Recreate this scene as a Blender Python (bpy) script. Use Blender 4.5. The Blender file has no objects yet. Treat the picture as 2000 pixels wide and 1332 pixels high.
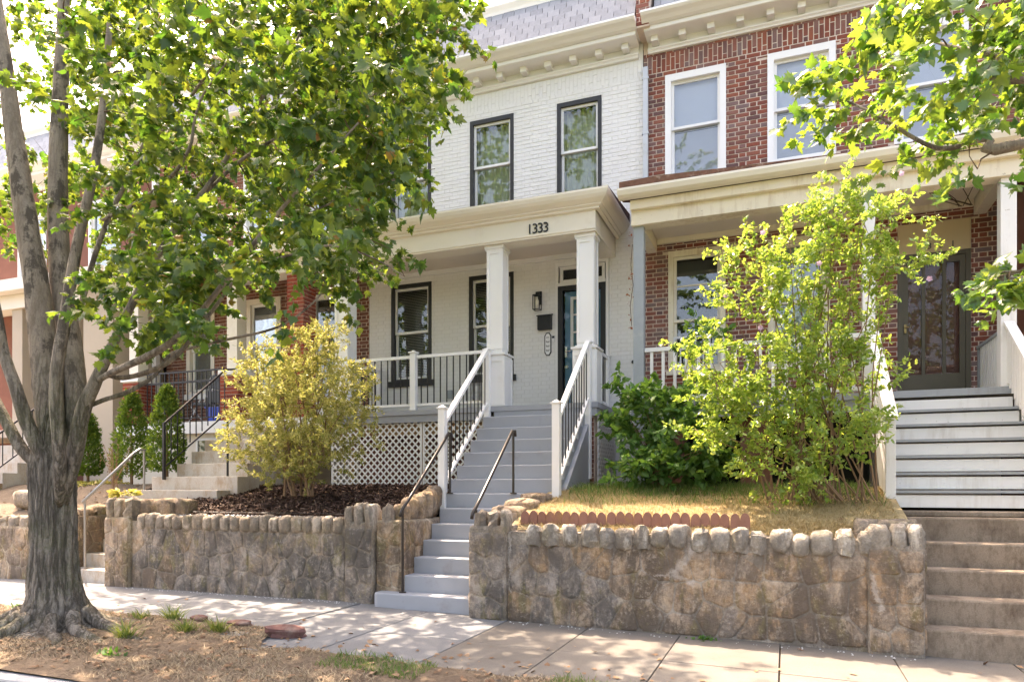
import bpy, math, random
import numpy as np
from mathutils import Vector, Matrix

# ------------------------------------------------------------------ camera
S = bpy.context.scene
F = 1378.0; TH = math.atan(535 / 1378.0); EYE = 1.42; HZ = 952.0
CT, ST = math.cos(TH), math.sin(TH)
cam = bpy.data.cameras.new("camera"); camo = bpy.data.objects.new("camera", cam)
S.collection.objects.link(camo); S.camera = camo
cam.sensor_width = 36.0; cam.lens = 36.0 * F / 2000.0
cam.shift_y = (HZ - 666.0) / 2000.0
cam.clip_start = 0.05; cam.clip_end = 600
camo.location = (0, 0, EYE); camo.rotation_euler = (math.radians(90), 0, TH)

# ------------------------------------------------------------------ light
SUN = Vector((-0.50, 0.36, 1.0)).normalized()
world = bpy.data.worlds.new("World"); S.world = world; world.use_nodes = True
wn = world.node_tree; wn.nodes.clear()
sky = wn.nodes.new("ShaderNodeTexSky"); sky.sky_type = 'NISHITA'; sky.sun_disc = False
sky.sun_elevation = math.asin(SUN.z); sky.sun_rotation = math.atan2(SUN.x, SUN.y)
sky.air_density = 1.0; sky.dust_density = 6.0; sky.ozone_density = 1.0
bg = wn.nodes.new("ShaderNodeBackground"); bg.inputs[1].default_value = 0.15
wo = wn.nodes.new("ShaderNodeOutputWorld")
wn.links.new(sky.outputs[0], bg.inputs[0]); wn.links.new(bg.outputs[0], wo.inputs[0])
sl = bpy.data.lights.new("sun", 'SUN'); sl.energy = 2.4; sl.angle = math.radians(0.53); sl.color = (1.0, 0.93, 0.82)
so = bpy.data.objects.new("sun", sl); S.collection.objects.link(so)
so.rotation_euler = SUN.to_track_quat('Z', 'Y').to_euler()
S.view_settings.view_transform = 'Standard'; S.view_settings.look = 'None'
S.view_settings.gamma = 1.0; S.view_settings.exposure = 2.88
S.view_settings.use_curve_mapping = False
S.view_settings.use_white_balance = True; S.view_settings.white_balance_temperature = 7900; S.view_settings.white_balance_tint = 18
S.render.engine = 'CYCLES'
S.cycles.use_denoising = True
S.cycles.max_bounces = 10; S.cycles.diffuse_bounces = 8; S.cycles.transparent_max_bounces = 12
S.cycles.sample_clamp_indirect = 20

# ------------------------------------------------------------------ helpers
R = random.Random(7); NR = np.random.default_rng(7)
COL = S.collection
WL = {}                                             # world location of every object built here
def at(px, py, Y):                                  # photo pixel at depth plane Y -> world point
    a = (px - 1000) / F; b = (HZ - py) / F
    t = Y / (a * ST + CT)
    return Vector(((a * CT - ST) * t, Y, EYE + b * t))
def proj(P):
    P = np.atleast_2d(P)
    xc = P[:, 0] * CT + P[:, 1] * ST; zc = -P[:, 0] * ST + P[:, 1] * CT
    zc = np.where(np.abs(zc) < 1e-3, 1e-3, zc)
    return 1000 + F * xc / zc, HZ - F * (P[:, 2] - EYE) / zc, zc
def link(o, parent, loc):
    COL.objects.link(o); loc = Vector(loc); WL[o.name] = loc
    if parent is not None:
        o.parent = parent; o.location = loc - WL[parent.name]
    else:
        o.location = loc
    return o
def thing(name, label, cat, loc=(0, 0, 0), group=None):
    o = bpy.data.objects.new(name, None); o.empty_display_size = 0.2
    link(o, None, loc); tag(o, label, cat, group); return o
def tag(o, label=None, cat=None, group=None, kind=None):
    if label: o["label"] = label
    if cat: o["category"] = cat
    if group: o["group"] = group
    if kind: o["kind"] = kind
    return o
def inst(name, me, loc, parent, rot=None, scale=None):
    o = bpy.data.objects.new(name, me); link(o, parent, loc)
    if rot is not None: o.rotation_euler = rot
    if scale is not None: o.scale = scale
    return o
class MB:
    def __init__(s): s.v = []; s.f = []
    def add(s, vs, fs):
        b = len(s.v); s.v += [tuple(p) for p in vs]; s.f += [tuple(i + b for i in f) for f in fs]; return s
    def box(s, x0, x1, y0, y1, z0, z1):
        if x0 > x1: x0, x1 = x1, x0
        if y0 > y1: y0, y1 = y1, y0
        if z0 > z1: z0, z1 = z1, z0
        return s.add([(x0,y0,z0),(x1,y0,z0),(x1,y1,z0),(x0,y1,z0),(x0,y0,z1),(x1,y0,z1),(x1,y1,z1),(x0,y1,z1)],
              [(0,3,2,1),(4,5,6,7),(0,1,5,4),(1,2,6,5),(2,3,7,6),(3,0,4,7)])
    def prism(s, poly, a0, a1, axis='x'):           # poly in the two other axes, extruded along axis
        n = len(poly)
        def P(a, p):
            return (a, p[0], p[1]) if axis == 'x' else ((p[0], a, p[1]) if axis == 'y' else (p[0], p[1], a))
        vs = [P(a0, p) for p in poly] + [P(a1, p) for p in poly]
        fs = [tuple(range(n)), tuple(range(2 * n - 1, n - 1, -1))] + [(i, i + n, (i + 1) % n + n, (i + 1) % n) for i in range(n)]
        return s.add(vs, fs)
    def bar(s, p0, p1, w, h, up=(0, 0, 1)):          # square bar between two points
        p0, p1 = Vector(p0), Vector(p1); d = (p1 - p0).normalized(); sd = d.cross(Vector(up))
        if sd.length < 1e-4: sd = Vector((1, 0, 0))
        sd.normalize(); u = sd.cross(d); vs = []
        for p in (p0, p1):
            for a, b in ((-1,-1),(1,-1),(1,1),(-1,1)): vs.append(p + sd * a * w / 2 + u * b * h / 2)
        return s.add(vs, [(0,1,2,3),(7,6,5,4),(0,4,5,1),(1,5,6,2),(2,6,7,3),(3,7,4,0)])
    def tube(s, pts, rs, n=8, cap=True, jit=0.0):
        pts = [Vector(p) for p in pts]
        if not hasattr(rs, '__len__'): rs = [rs] * len(pts)
        rings = []; prev = None
        for i, p in enumerate(pts):
            d = (pts[min(i + 1, len(pts) - 1)] - pts[max(i - 1, 0)]).normalized()
            if prev is None:
                a = Vector((0, 0, 1)) if abs(d.z) < 0.9 else Vector((1, 0, 0))
                u = d.cross(a).normalized()
            else:
                u = prev - d * prev.dot(d)
                u = u.normalized() if u.length > 1e-5 else d.orthogonal().normalized()
            prev = u; w = d.cross(u)
            rings.append([p + (u * math.cos(t) + w * math.sin(t)) * rs[i] * (1 + jit * (R.random() - .5)) for t in [2 * math.pi * k / n for k in range(n)]])
        vs = [v for r in rings for v in r]; fs = []
        for i in range(len(pts) - 1):
            for k in range(n):
                a = i * n + k; b = i * n + (k + 1) % n; fs.append((a, b, b + n, a + n))
        if cap: fs += [tuple(range(n - 1, -1, -1)), tuple(range((len(pts) - 1) * n, len(pts) * n))]
        return s.add(vs, fs)
    def mesh(s, name, mat, origin=(0, 0, 0), smooth=False):
        me = bpy.data.meshes.new(name); ox, oy, oz = origin
        me.from_pydata([(x - ox, y - oy, z - oz) for x, y, z in s.v], [], s.f)
        if mat: me.materials.append(mat)
        if smooth: me.polygons.foreach_set("use_smooth", [True] * len(me.polygons))
        me.update(); return me
    def build(s, name, mat, parent=None, smooth=False, bev=0, kind=None, label=None):
        a = np.array(s.v); lo, hi = a.min(0), a.max(0)
        o = ((lo[0] + hi[0]) / 2, (lo[1] + hi[1]) / 2, lo[2])
        ob = bpy.data.objects.new(name, s.mesh(name, mat, o, smooth)); link(ob, parent, o)
        if bev:
            m = ob.modifiers.new("edge", 'BEVEL'); m.width = bev; m.segments = 2; m.limit_method = 'ANGLE'; m.angle_limit = math.radians(40)
        if kind: ob["kind"] = kind
        if label: ob["label"] = label
        return ob
def bx(x0, x1, y0, y1, z0, z1): return MB().box(x0, x1, y0, y1, z0, z1)
def np_mesh(name, V, faces_n, mat, parent=None, kind=None, smooth=False, attr=None):
    """V (N,k,3): N islands that share the face list faces_n."""
    N, k, _ = V.shape; me = bpy.data.meshes.new(name)
    loops = np.concatenate([np.array(f) for f in faces_n]); sizes = np.array([len(f) for f in faces_n])
    L = (loops[None, :] + (np.arange(N) * k)[:, None]).ravel().astype(np.int32)
    tot = np.tile(sizes, N); st = np.concatenate([[0], np.cumsum(tot)[:-1]]).astype(np.int32)
    o = V.reshape(-1, 3); lo, hi = o.min(0), o.max(0); c = np.array([(lo[0] + hi[0]) / 2, (lo[1] + hi[1]) / 2, lo[2]])
    me.vertices.add(N * k); me.vertices.foreach_set("co", (o - c).astype(np.float32).ravel())
    me.loops.add(len(L)); me.loops.foreach_set("vertex_index", L)
    me.polygons.add(len(tot)); me.polygons.foreach_set("loop_start", st)
    if smooth: me.polygons.foreach_set("use_smooth", np.ones(len(tot), bool))
    me.materials.append(mat); me.update(calc_edges=True); me.validate()
    ob = bpy.data.objects.new(name, me); link(ob, parent, tuple(c))
    if kind: ob["kind"] = kind
    return ob

# ------------------------------------------------------------------ materials
def nd(nt, t, ins=None, **at_):
    n = nt.nodes.new(t)
    for k, v in at_.items(): setattr(n, k, v)
    for k, v in (ins or {}).items():
        if isinstance(v, bpy.types.NodeSocket): nt.links.new(v, n.inputs[k])
        elif isinstance(v, tuple) and len(v) == 3 and n.inputs[k].type == 'RGBA': n.inputs[k].default_value = (*v, 1)
        else: n.inputs[k].default_value = v
    return n
def ramp(nt, fac, stops, interp='LINEAR'):
    n = nd(nt, "ShaderNodeValToRGB", {0: fac}); cr = n.color_ramp; cr.interpolation = interp
    while len(cr.elements) < len(stops): cr.elements.new(0.5)
    for e, (p, c) in zip(cr.elements, stops): e.position = p; e.color = (*c, 1) if len(c) == 3 else c
    return n.outputs[0]
def newmat(name):
    m = bpy.data.materials.new(name); m.use_nodes = True; nt = m.node_tree; nt.nodes.clear()
    return m, nt, nt.nodes.new("ShaderNodeOutputMaterial")
def pos(nt, scale=(1, 1, 1)):
    g = nd(nt, "ShaderNodeNewGeometry")
    return nd(nt, "ShaderNodeVectorMath", {0: g.outputs["Position"], 1: scale}, operation='MULTIPLY').outputs[0]
def noise(nt, vec, scale, detail=4, rough=.6, dist=0):
    return nd(nt, "ShaderNodeTexNoise", {"Vector": vec, "Scale": scale, "Detail": detail, "Roughness": rough, "Distortion": dist}).outputs["Fac"]
def mixc(nt, fac, a, b, mode='MIX'):
    n = nd(nt, "ShaderNodeMix", data_type='RGBA', blend_type=mode)
    for k, v in ((0, fac), (6, a), (7, b)):
        if isinstance(v, bpy.types.NodeSocket): nt.links.new(v, n.inputs[k])
        else: n.inputs[k].default_value = (*v, 1) if isinstance(v, tuple) else v
    return n.outputs[2]
def rnd(nt):
    a = nd(nt, "ShaderNodeObjectInfo").outputs["Random"]; b = nd(nt, "ShaderNodeNewGeometry").outputs["Random Per Island"]
    s_ = nd(nt, "ShaderNodeMath", {0: a, 1: b}, operation='ADD').outputs[0]
    return nd(nt, "ShaderNodeMath", {0: s_}, operation='FRACT').outputs[0]
def mth(nt, op, a, b=None, c=None):
    ins = {0: a}
    if b is not None: ins[1] = b
    if c is not None: ins[2] = c
    return nd(nt, "ShaderNodeMath", ins, operation=op).outputs[0]
def fin(nt, out, col, rough=.6, spec=.3, metal=0, bump=None, bs=.3, bd=.01):
    ins = {"Base Color": col, "Roughness": rough, "Specular IOR Level": spec, "Metallic": metal}
    if bump is not None: ins["Normal"] = nd(nt, "ShaderNodeBump", {"Height": bump, "Strength": bs, "Distance": bd}).outputs[0]
    p = nd(nt, "ShaderNodeBsdfPrincipled", ins); nt.links.new(p.outputs[0], out.inputs[0]); return p
def plain(name, c, rough=.6, spec=.3, metal=0, var=.12, vs=3.0, dirt=None, ds=1.5, dlo=.55, bump=0, bscale=60, stretch=(1, 1, 1)):
    m, nt, o = newmat(name); v = pos(nt, stretch)
    n1 = noise(nt, v, vs, 5)
    col = mixc(nt, n1, tuple(x * (1 - var) for x in c), tuple(min(1, x * (1 + var)) for x in c))
    if dirt:
        n2 = noise(nt, v, ds, 6, .7); fac = ramp(nt, n2, [(dlo, (0, 0, 0)), (min(1, dlo + .22), (1, 1, 1))])
        col = mixc(nt, fac, col, dirt)
    b = noise(nt, pos(nt), bscale, 4) if bump else None
    fin(nt, o, col, rough, spec, metal, b, bump, .01); return m
M = {}
def brickmat(name, stops, rough=.9, white=False):
    m, nt, o = newmat(name); r = rnd(nt)
    col = ramp(nt, r, stops); v = pos(nt)
    n = noise(nt, v, 38, 5, .7); col = mixc(nt, mth(nt, 'MULTIPLY', n, .5), col, tuple(.45 * x for x in stops[1][1]) if not white else (.62, .61, .6), 'MIX')
    big = ramp(nt, noise(nt, v, 1.1, 4), [(.5, (0, 0, 0)), (.75, (1, 1, 1))])
    col = mixc(nt, mth(nt, 'MULTIPLY', big, .35 if not white else .25), col, (.33, .26, .24) if not white else (.66, .62, .57))
    fin(nt, o, col, rough, .2, 0, noise(nt, v, 55, 6, .7), .5, .006); M[name] = m
brickmat("brick_red", [(0, (.14, .085, .085)), (.2, (.21, .075, .058)), (.45, (.29, .088, .06)), (.62, (.34, .115, .072)), (.8, (.21, .155, .155)), (1, (.28, .10, .07))])
brickmat("brick_brown", [(0, (.14, .07, .05)), (.3, (.22, .09, .055)), (.6, (.26, .11, .075)), (.8, (.17, .085, .07)), (1, (.30, .125, .085))])
brickmat("brick_bright", [(0, (.24, .06, .04)), (.4, (.36, .08, .045)), (.75, (.30, .07, .05)), (1, (.20, .05, .04))])
brickmat("brick_white", [(0, (.78, .775, .76)), (.5, (.80, .795, .785)), (1, (.765, .76, .75))], .62, True)
M["mortar"] = plain("mortar", (.62, .51, .43), .95, .1, 0, .15, 6, (.46, .36, .30), 2.5, .62, .3, 80)
M["mortar_white"] = plain("mortar_white", (.68, .67, .65), .85, .2, 0, .06, 5, (.56, .53, .48), 1.2, .6)
M["white"] = plain("white_trim_paint", (.79, .785, .775), .42, .4, 0, .03, 4, (.68, .65, .6), 1.3, .62, .05, 30)
M["cream"] = plain("cream_trim_paint", (.74, .69, .60), .5, .35, 0, .05, 2, (.62, .54, .44), 1.2, .56, .1, 40)
M["beige"] = plain("beige_render", (.46, .39, .31), .85, .2, 0, .08, 2, (.46, .37, .28), 1.2, .6, .3, 120)
def aged(name, c, stain, chip):                     # old paint: vertical run-down stains and flaked spots
    m, nt, o = newmat(name); v = pos(nt)
    st_ = noise(nt, pos(nt, (9, 9, 1.2)), 1.0, 5, .7); big = noise(nt, v, 1.4, 4)
    f1 = ramp(nt, mth(nt, 'MULTIPLY', st_, big), [(.26, (0, 0, 0)), (.42, (1, 1, 1))])
    col = mixc(nt, mth(nt, 'MULTIPLY', f1, .75), c, stain)
    f2 = ramp(nt, noise(nt, pos(nt, (1, 1, 2)), 9, 8, .75), [(.64, (0, 0, 0)), (.67, (1, 1, 1))])
    col = mixc(nt, f2, col, chip)
    fin(nt, o, col, .6, .3, 0, noise(nt, v, 35, 6), .25, .01); M[name] = m
aged("old_cream", (.74, .67, .54), (.50, .39, .27), (.34, .26, .19))
aged("old_white", (.74, .73, .70), (.56, .52, .46), (.40, .36, .32))
aged("old_grey", (.30, .32, .33), (.22, .21, .2), (.13, .11, .10))
M["porch_ceiling"] = plain("porch_ceiling_paint", (.70, .63, .55), .6, .3, 0, .05, 2, (.5, .43, .35), 1.5, .6)
M["black"] = plain("black_trim_paint", (.022, .022, .024), .4, .4, 0, .2, 8)
M["iron"] = plain("black_iron", (.018, .018, .02), .38, .5, .3, .2, 15)
M["bronze"] = plain("dark_bronze_rail", (.05, .042, .038), .3, .5, .5, .2, 12)
M["grey_step"] = plain("grey_step_paint", (.325, .34, .37), .6, .3, 0, .07, 3, (.26, .25, .25), 2.4, .58, .12, 60)
M["grey_post"] = plain("grey_post_paint", (.32, .35, .37), .7, .2, 0, .1, 7, (.42, .43, .43), 4, .55, .3, 50)
M["blue_door"] = plain("blue_door_paint", (.07, .21, .33), .25, .5, 0, .1, 3)
M["olive"] = plain("olive_door_paint", (.095, .082, .056), .5, .35, 0, .15, 5, (.05, .045, .035), 3, .6)
M["tan_panel"] = plain("tan_panel_paint", (.55, .44, .29), .7, .2, 0, .08, 3, (.40, .31, .2), 4, .6)
M["slate"] = None
def slate():
    m, nt, o = newmat("slate_tile"); r = rnd(nt)
    col = ramp(nt, r, [(0, (.14, .155, .175)), (.4, (.18, .197, .218)), (1, (.235, .252, .275))])
    n = noise(nt, pos(nt), 16, 6, .75); col = mixc(nt, mth(nt, 'MULTIPLY', ramp(nt, n, [(.45, (0, 0, 0)), (.7, (1, 1, 1))]), .4), col, (.31, .335, .38))
    fin(nt, o, col, .38, .5, 0, n, .3, .008); M["slate"] = m
slate()
M["asphalt_roof"] = plain("brown_roofing", (.09, .05, .04), .9, .1, 0, .4, 14, (.2, .14, .11), 5, .55, .5, 60)
M["rotten"] = plain("rotten_wood", (.16, .085, .06), .95, .1, 0, .5, 12, (.42, .34, .27), 7, .55, .6, 50)
M["pipe"] = plain("galvanized_pipe", (.47, .49, .51), .45, .5, .3, .08, 5, (.38, .36, .34), 3, .6)
M["lattice"] = plain("lattice_white", (.78, .77, .75), .5, .35, 0, .03, 6, (.62, .56, .48), 3, .62)
M["lumber"] = plain("raw_lumber", (.42, .26, .13), .8, .2, 0, .25, 5, None, 1, .5, .2, 40, (1, 1, 8))
M["dark_void"] = plain("shade_black", (.02, .019, .018), .9, .1)  # near-black colour stands in for the shade in rooms and hollows
M["shade_low"] = plain("roller_shade_low", (.40, .42, .45), .9, .1, 0, .06, 2)
M["shade"] = plain("roller_shade", (.50, .54, .59), .9, .1, 0, .03, 2)
M["reflection_curtain"] = plain("reflection_cloth", (.50, .52, .42), .9, .1)  # added cloth; pale olive of reflected trees is put into its colour
M["blind"] = plain("blind_slat", (.55, .53, .5), .5, .3)
M["plastic_white"] = plain("white_plastic", (.72, .72, .72), .4, .4)
M["plastic_blue"] = plain("blue_plastic", (.012, .06, .42), .35, .5)
M["grey_cloth"] = plain("grey_cloth", (.10, .105, .11), .9, .1)
M["chair_cloth"] = plain("chair_cloth", (.13, .135, .145), .9, .1)
M["chrome"] = plain("polished_steel", (.6, .6, .6), .2, .5, 1.0)
M["brass"] = plain("tarnished_brass", (.25, .18, .08), .35, .5, .8)
M["bulb"] = plain("frosted_bulb", (.75, .72, .62), .3, .5)
M["scallop"] = plain("scallop_tile", (.25, .13, .10), .85, .2, 0, .25, 9, (.32, .20, .06), 2.2, .56, .4, 90)
M["rock_red"] = plain("red_rock", (.16, .08, .07), .9, .2, 0, .3, 12, (.25, .18, .15), 5, .5, .6, 30)
def glass(name, tint=(.9, .95, .93), lo=.10, hi=.95):
    m, nt, o = newmat(name)
    fr = nd(nt, "ShaderNodeFresnel", {"IOR": 1.5}).outputs[0]
    fac = mth(nt, 'MULTIPLY_ADD', fr, hi, lo)
    gl = nd(nt, "ShaderNodeBsdfGlossy", {"Color": (.95, .97, 1.0), "Roughness": .015,
        "Normal": nd(nt, "ShaderNodeBump", {"Height": noise(nt, pos(nt), 2.2, 2), "Strength": .05, "Distance": .02}).outputs[0]})
    tr = nd(nt, "ShaderNodeBsdfTransparent", {"Color": tint})
    mx = nd(nt, "ShaderNodeMixShader", {0: fac, 1: tr.outputs[0], 2: gl.outputs[0]}); nt.links.new(mx.outputs[0], o.inputs[0]); M[name] = m
glass("glass", (.85, .88, .86), .03, .8); glass("door_glass", (.96, .96, .95), .0, .35); glass("soft_glass", (.94, .96, .94), .0, .9); glass("screen_glass", (.96, .97, .98), .02, .8); glass("clear_glass", (.93, .95, .94), .04)
def concrete(name, c, dark, stain=None, bump=.25):
    m, nt, o = newmat(name); v = pos(nt)
    n1 = noise(nt, v, 1.6, 6, .65); n2 = noise(nt, v, 90, 4, .7)
    col = mixc(nt, ramp(nt, n1, [(.3, (0, 0, 0)), (.7, (1, 1, 1))]), dark, c)
    col = mixc(nt, mth(nt, 'MULTIPLY', ramp(nt, n2, [(.46, (0, 0, 0)), (.64, (1, 1, 1))]), .5), col, tuple(x * .5 for x in c))
    col = mixc(nt, mth(nt, 'MULTIPLY', rnd(nt), .12), col, (.2, .17, .14))
    if stain:
        f = ramp(nt, noise(nt, pos(nt, (4, 4, 2)), 1.3, 8, .8), [(.46, (0, 0, 0)), (.66, (1, 1, 1))]); col = mixc(nt, mth(nt, 'MULTIPLY', f, .8), col, stain)
    fin(nt, o, col, .88, .2, 0, mth(nt, 'ADD', n2, mth(nt, 'MULTIPLY', n1, .5)), bump, .006); M[name] = m
concrete("walk_new", (.215, .22, .225), (.17, .175, .18))
concrete("walk_old", (.185, .172, .155), (.128, .116, .10), None, .5)
concrete("step_old", (.34, .275, .21), (.22, .17, .125), (.09, .062, .042), .45)
concrete("step_pale", (.60, .56, .50), (.50, .45, .39), (.36, .25, .16), .2)
concrete("kerb", (.40, .41, .42), (.30, .31, .31))
M["asphalt"] = plain("asphalt", (.05, .05, .052), .9, .2, 0, .2, 3, (.07, .068, .066), 1, .55, .6, 150)
M["far_wall"] = plain("far_brick_wall", (.22, .10, .075), .9, .1, 0, .2, 3)
def stonemat(name, tones, ochre, moss, dark, patch=False):
    m, nt, o = newmat(name); v = pos(nt); r = rnd(nt)
    n1 = noise(nt, v, 3.2, 7, .7); n2 = noise(nt, v, 26, 6, .75); n3 = noise(nt, pos(nt, (7, 7, 1.3)), .9, 6, .7); n4 = noise(nt, v, 1.1, 4)
    col = ramp(nt, r, tones)
    col = mixc(nt, mth(nt, 'MULTIPLY', ramp(nt, n1, [(.45, (0, 0, 0)), (.58, (1, 1, 1))]), .85), col, ochre)
    col = mixc(nt, mth(nt, 'MULTIPLY', ramp(nt, mth(nt, 'MULTIPLY', n3, n4), [(.22, (0, 0, 0)), (.29, (1, 1, 1))]), .9), col, dark)
    col = mixc(nt, mth(nt, 'MULTIPLY', ramp(nt, mth(nt, 'MULTIPLY', n3, n1), [(.27, (0, 0, 0)), (.34, (1, 1, 1))]), .6), col, moss)
    col = mixc(nt, ramp(nt, n2, [(.35, (.5, .5, .5)), (.65, (0, 0, 0))]), col, tuple(x * .5 for x in dark))
    col = mixc(nt, mth(nt, 'MULTIPLY', ramp(nt, n2, [(.54, (0, 0, 0)), (.68, (1, 1, 1))]), .6), col, (.48, .42, .34))
    n6 = noise(nt, pos(nt, (1.6, 1.6, 1)), 2.1, 8, .72, .4)
    col = mixc(nt, mth(nt, 'MULTIPLY', ramp(nt, n6, [(.5, (0, 0, 0)), (.58, (1, 1, 1))]), .75), col, tuple(.5 * x for x in tones[0][1]))
    col = mixc(nt, mth(nt, 'MULTIPLY', ramp(nt, n6, [(.38, (1, 1, 1)), (.46, (0, 0, 0))]), .6), col, tuple(min(1, 1.5 * x) for x in tones[1][1]))
    if patch:                                       # pale lime run on the wall face
        wv = nd(nt, "ShaderNodeVectorMath", {0: nd(nt, "ShaderNodeTexNoise", {"Vector": v, "Scale": 9.0, "Detail": 8.0, "Roughness": .75}).outputs["Color"], 1: (.5, .5, .5)}, operation='SUBTRACT').outputs[0]
        wv = nd(nt, "ShaderNodeVectorMath", {0: v, 1: nd(nt, "ShaderNodeVectorMath", {0: wv, 1: (.22, 0, .22)}, operation='MULTIPLY').outputs[0]}, operation='ADD').outputs[0]
        acc = None
        for (ax, az), (bx_, bz), rad in (((-.845, .84), (-1.06, .54), .055), ((-1.06, .54), (-1.22, .52), .02), ((-1.06, .54), (-.86, .46), .04), ((.73, .62), (.80, .30), .035), ((-2.84, .95), (-2.83, .3), .018)):
            a = (ax, 7.2, az); ab = (bx_ - ax, 0, bz - az); L2 = ab[0] ** 2 + ab[2] ** 2
            pa = nd(nt, "ShaderNodeVectorMath", {0: wv, 1: a}, operation='SUBTRACT').outputs[0]
            dt = nd(nt, "ShaderNodeVectorMath", {0: pa, 1: ab}, operation='DOT_PRODUCT').outputs["Value"]
            tt = nd(nt, "ShaderNodeMath", {0: dt, 1: 1 / L2}, operation='MULTIPLY', use_clamp=True).outputs[0]
            pr_ = nd(nt, "ShaderNodeVectorMath", {0: ab}, operation='SCALE'); nt.links.new(tt, pr_.inputs["Scale"])
            df = nd(nt, "ShaderNodeVectorMath", {0: nd(nt, "ShaderNodeVectorMath", {0: pa, 1: pr_.outputs[0]}, operation='SUBTRACT').outputs[0], 1: (1, 0, 1)}, operation='MULTIPLY').outputs[0]
            dd = mth(nt, 'DIVIDE', nd(nt, "ShaderNodeVectorMath", {0: df}, operation='LENGTH').outputs["Value"], rad)
            acc = dd if acc is None else mth(nt, 'MINIMUM', acc, dd)
        col = mixc(nt, mth(nt, 'MULTIPLY', ramp(nt, acc, [(.3, (1, 1, 1)), (1.15, (0, 0, 0))]), mth(nt, 'MULTIPLY_ADD', n2, .9, .1)), col, (.55, .49, .43))
    h = mth(nt, 'ADD', mth(nt, 'MULTIPLY', n1, 1.5), n2)
    fin(nt, o, col, .93, .15, 0, h, .9, .03); M[name] = m
stonemat("stone_tan", [(0, (0.329, 0.256, 0.201)), (.3, (0.403, 0.305, 0.220)), (.6, (0.354, 0.281, 0.220)), (.85, (0.451, 0.360, 0.275)), (1, (0.293, 0.244, 0.207))], (0.525, 0.336, 0.189), (0.293, 0.244, 0.110), (0.165, 0.128, 0.098), True)
stonemat("stone_grey", [(0, (0.256, 0.222, 0.195)), (.35, (0.336, 0.287, 0.244)), (.7, (0.287, 0.250, 0.217)), (.93, (0.366, 0.317, 0.275)), (1, (0.220, 0.201, 0.185))], (0.403, 0.305, 0.226), (0.329, 0.281, 0.110), (0.134, 0.122, 0.110), True)
stonemat("coping_pale", [(0, (.42, .38, .33)), (.5, (.50, .46, .40)), (1, (.36, .33, .29))], (.44, .38, .30), (.34, .30, .20), (.26, .22, .18))
stonemat("coping_tan", [(0, (0.380, 0.322, 0.265)), (.5, (0.448, 0.380, 0.310)), (1, (0.322, 0.276, 0.230))], (0.460, 0.356, 0.253), (0.310, 0.276, 0.172), (0.207, 0.172, 0.138))
stonemat("wall_mortar", [(0, (0.368, 0.316, 0.259)), (1, (0.380, 0.328, 0.270))], (0.414, 0.310, 0.213), (0.345, 0.287, 0.161), (0.230, 0.190, 0.155), True)
stonemat("wall_mortar_pale", [(0, (.50, .42, .32)), (1, (.52, .44, .34))], (.45, .33, .2), (.36, .30, .18), (.26, .19, .13))
M["patch"] = plain("pale_cement_patch", (.50, .46, .41), .9, .2, 0, .2, 14, (.36, .29, .22), 9, .5, .6, 40)
def ground(name, a, b, c, sc=8):
    m, nt, o = newmat(name); v = pos(nt)
    n1 = noise(nt, v, sc * .2, 6, .7); n2 = noise(nt, v, sc * 4, 6, .8)
    col = mixc(nt, ramp(nt, n1, [(.38, (0, 0, 0)), (.62, (1, 1, 1))]), a, b)
    col = mixc(nt, ramp(nt, n2, [(.45, (0, 0, 0)), (.68, (1, 1, 1))]), col, c)
    fin(nt, o, col, .97, .1, 0, n2, .9, .03); M[name] = m
ground("strip_soil", (.20, .148, .105), (.28, .21, .145), (.12, .085, .06))
ground("dry_lawn", (.42, .33, .18), (.50, .40, .23), (.28, .20, .11))
ground("mulch_bed", (.055, .034, .026), (.10, .06, .045), (.025, .016, .012), 12)
ground("left_bed", (.19, .145, .11), (.25, .19, .14), (.10, .085, .05), 10)
ground("far_ground", (.10, .12, .06), (.14, .14, .08), (.08, .08, .05), 2)
def ramp_mat(name, stops, rough=.8, trans=0.0, tcol=None, spec=.25, gloss=None):
    m, nt, o = newmat(name); r = rnd(nt); col = ramp(nt, r, stops)
    v = noise(nt, pos(nt), 14, 3); col = mixc(nt, mth(nt, 'MULTIPLY', v, .4), col, tuple(x * .6 for x in stops[len(stops) // 2][1]))
    p = nd(nt, "ShaderNodeBsdfPrincipled", {"Base Color": col, "Roughness": rough, "Specular IOR Level": spec})
    if trans:
        tc = mixc(nt, r, tcol[0], tcol[1])
        t = nd(nt, "ShaderNodeBsdfTranslucent", {"Color": tc}); mx = nd(nt, "ShaderNodeMixShader", {0: trans, 1: p.outputs[0], 2: t.outputs[0]})
        nt.links.new(mx.outputs[0], o.inputs[0])
    else: nt.links.new(p.outputs[0], o.inputs[0])
    M[name] = m
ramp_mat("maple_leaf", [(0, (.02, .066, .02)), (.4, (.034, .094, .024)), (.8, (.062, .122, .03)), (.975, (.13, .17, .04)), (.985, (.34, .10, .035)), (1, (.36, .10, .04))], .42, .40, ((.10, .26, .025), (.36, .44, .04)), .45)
ramp_mat("maple_leaf_lit", [(0, (.035, .10, .03)), (.5, (.06, .14, .035)), (1, (.10, .18, .045))], .3, .38, ((.15, .36, .03), (.42, .50, .05)), .7)  # lighter, glossier copy of the maple leaf with sunlight put into its colour
ramp_mat("hibiscus_leaf", [(0, (.10, .20, .035)), (.5, (.19, .30, .055)), (1, (.32, .40, .11))], .34, .41, ((.32, .53, .06), (.60, .67, .10)), .65)
ramp_mat("shrub_leaf", [(0, (.04, .11, .028)), (.6, (.07, .17, .04)), (1, (.12, .24, .055))], .45, .3, ((.14, .34, .04), (.30, .50, .07)), .4)
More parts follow.
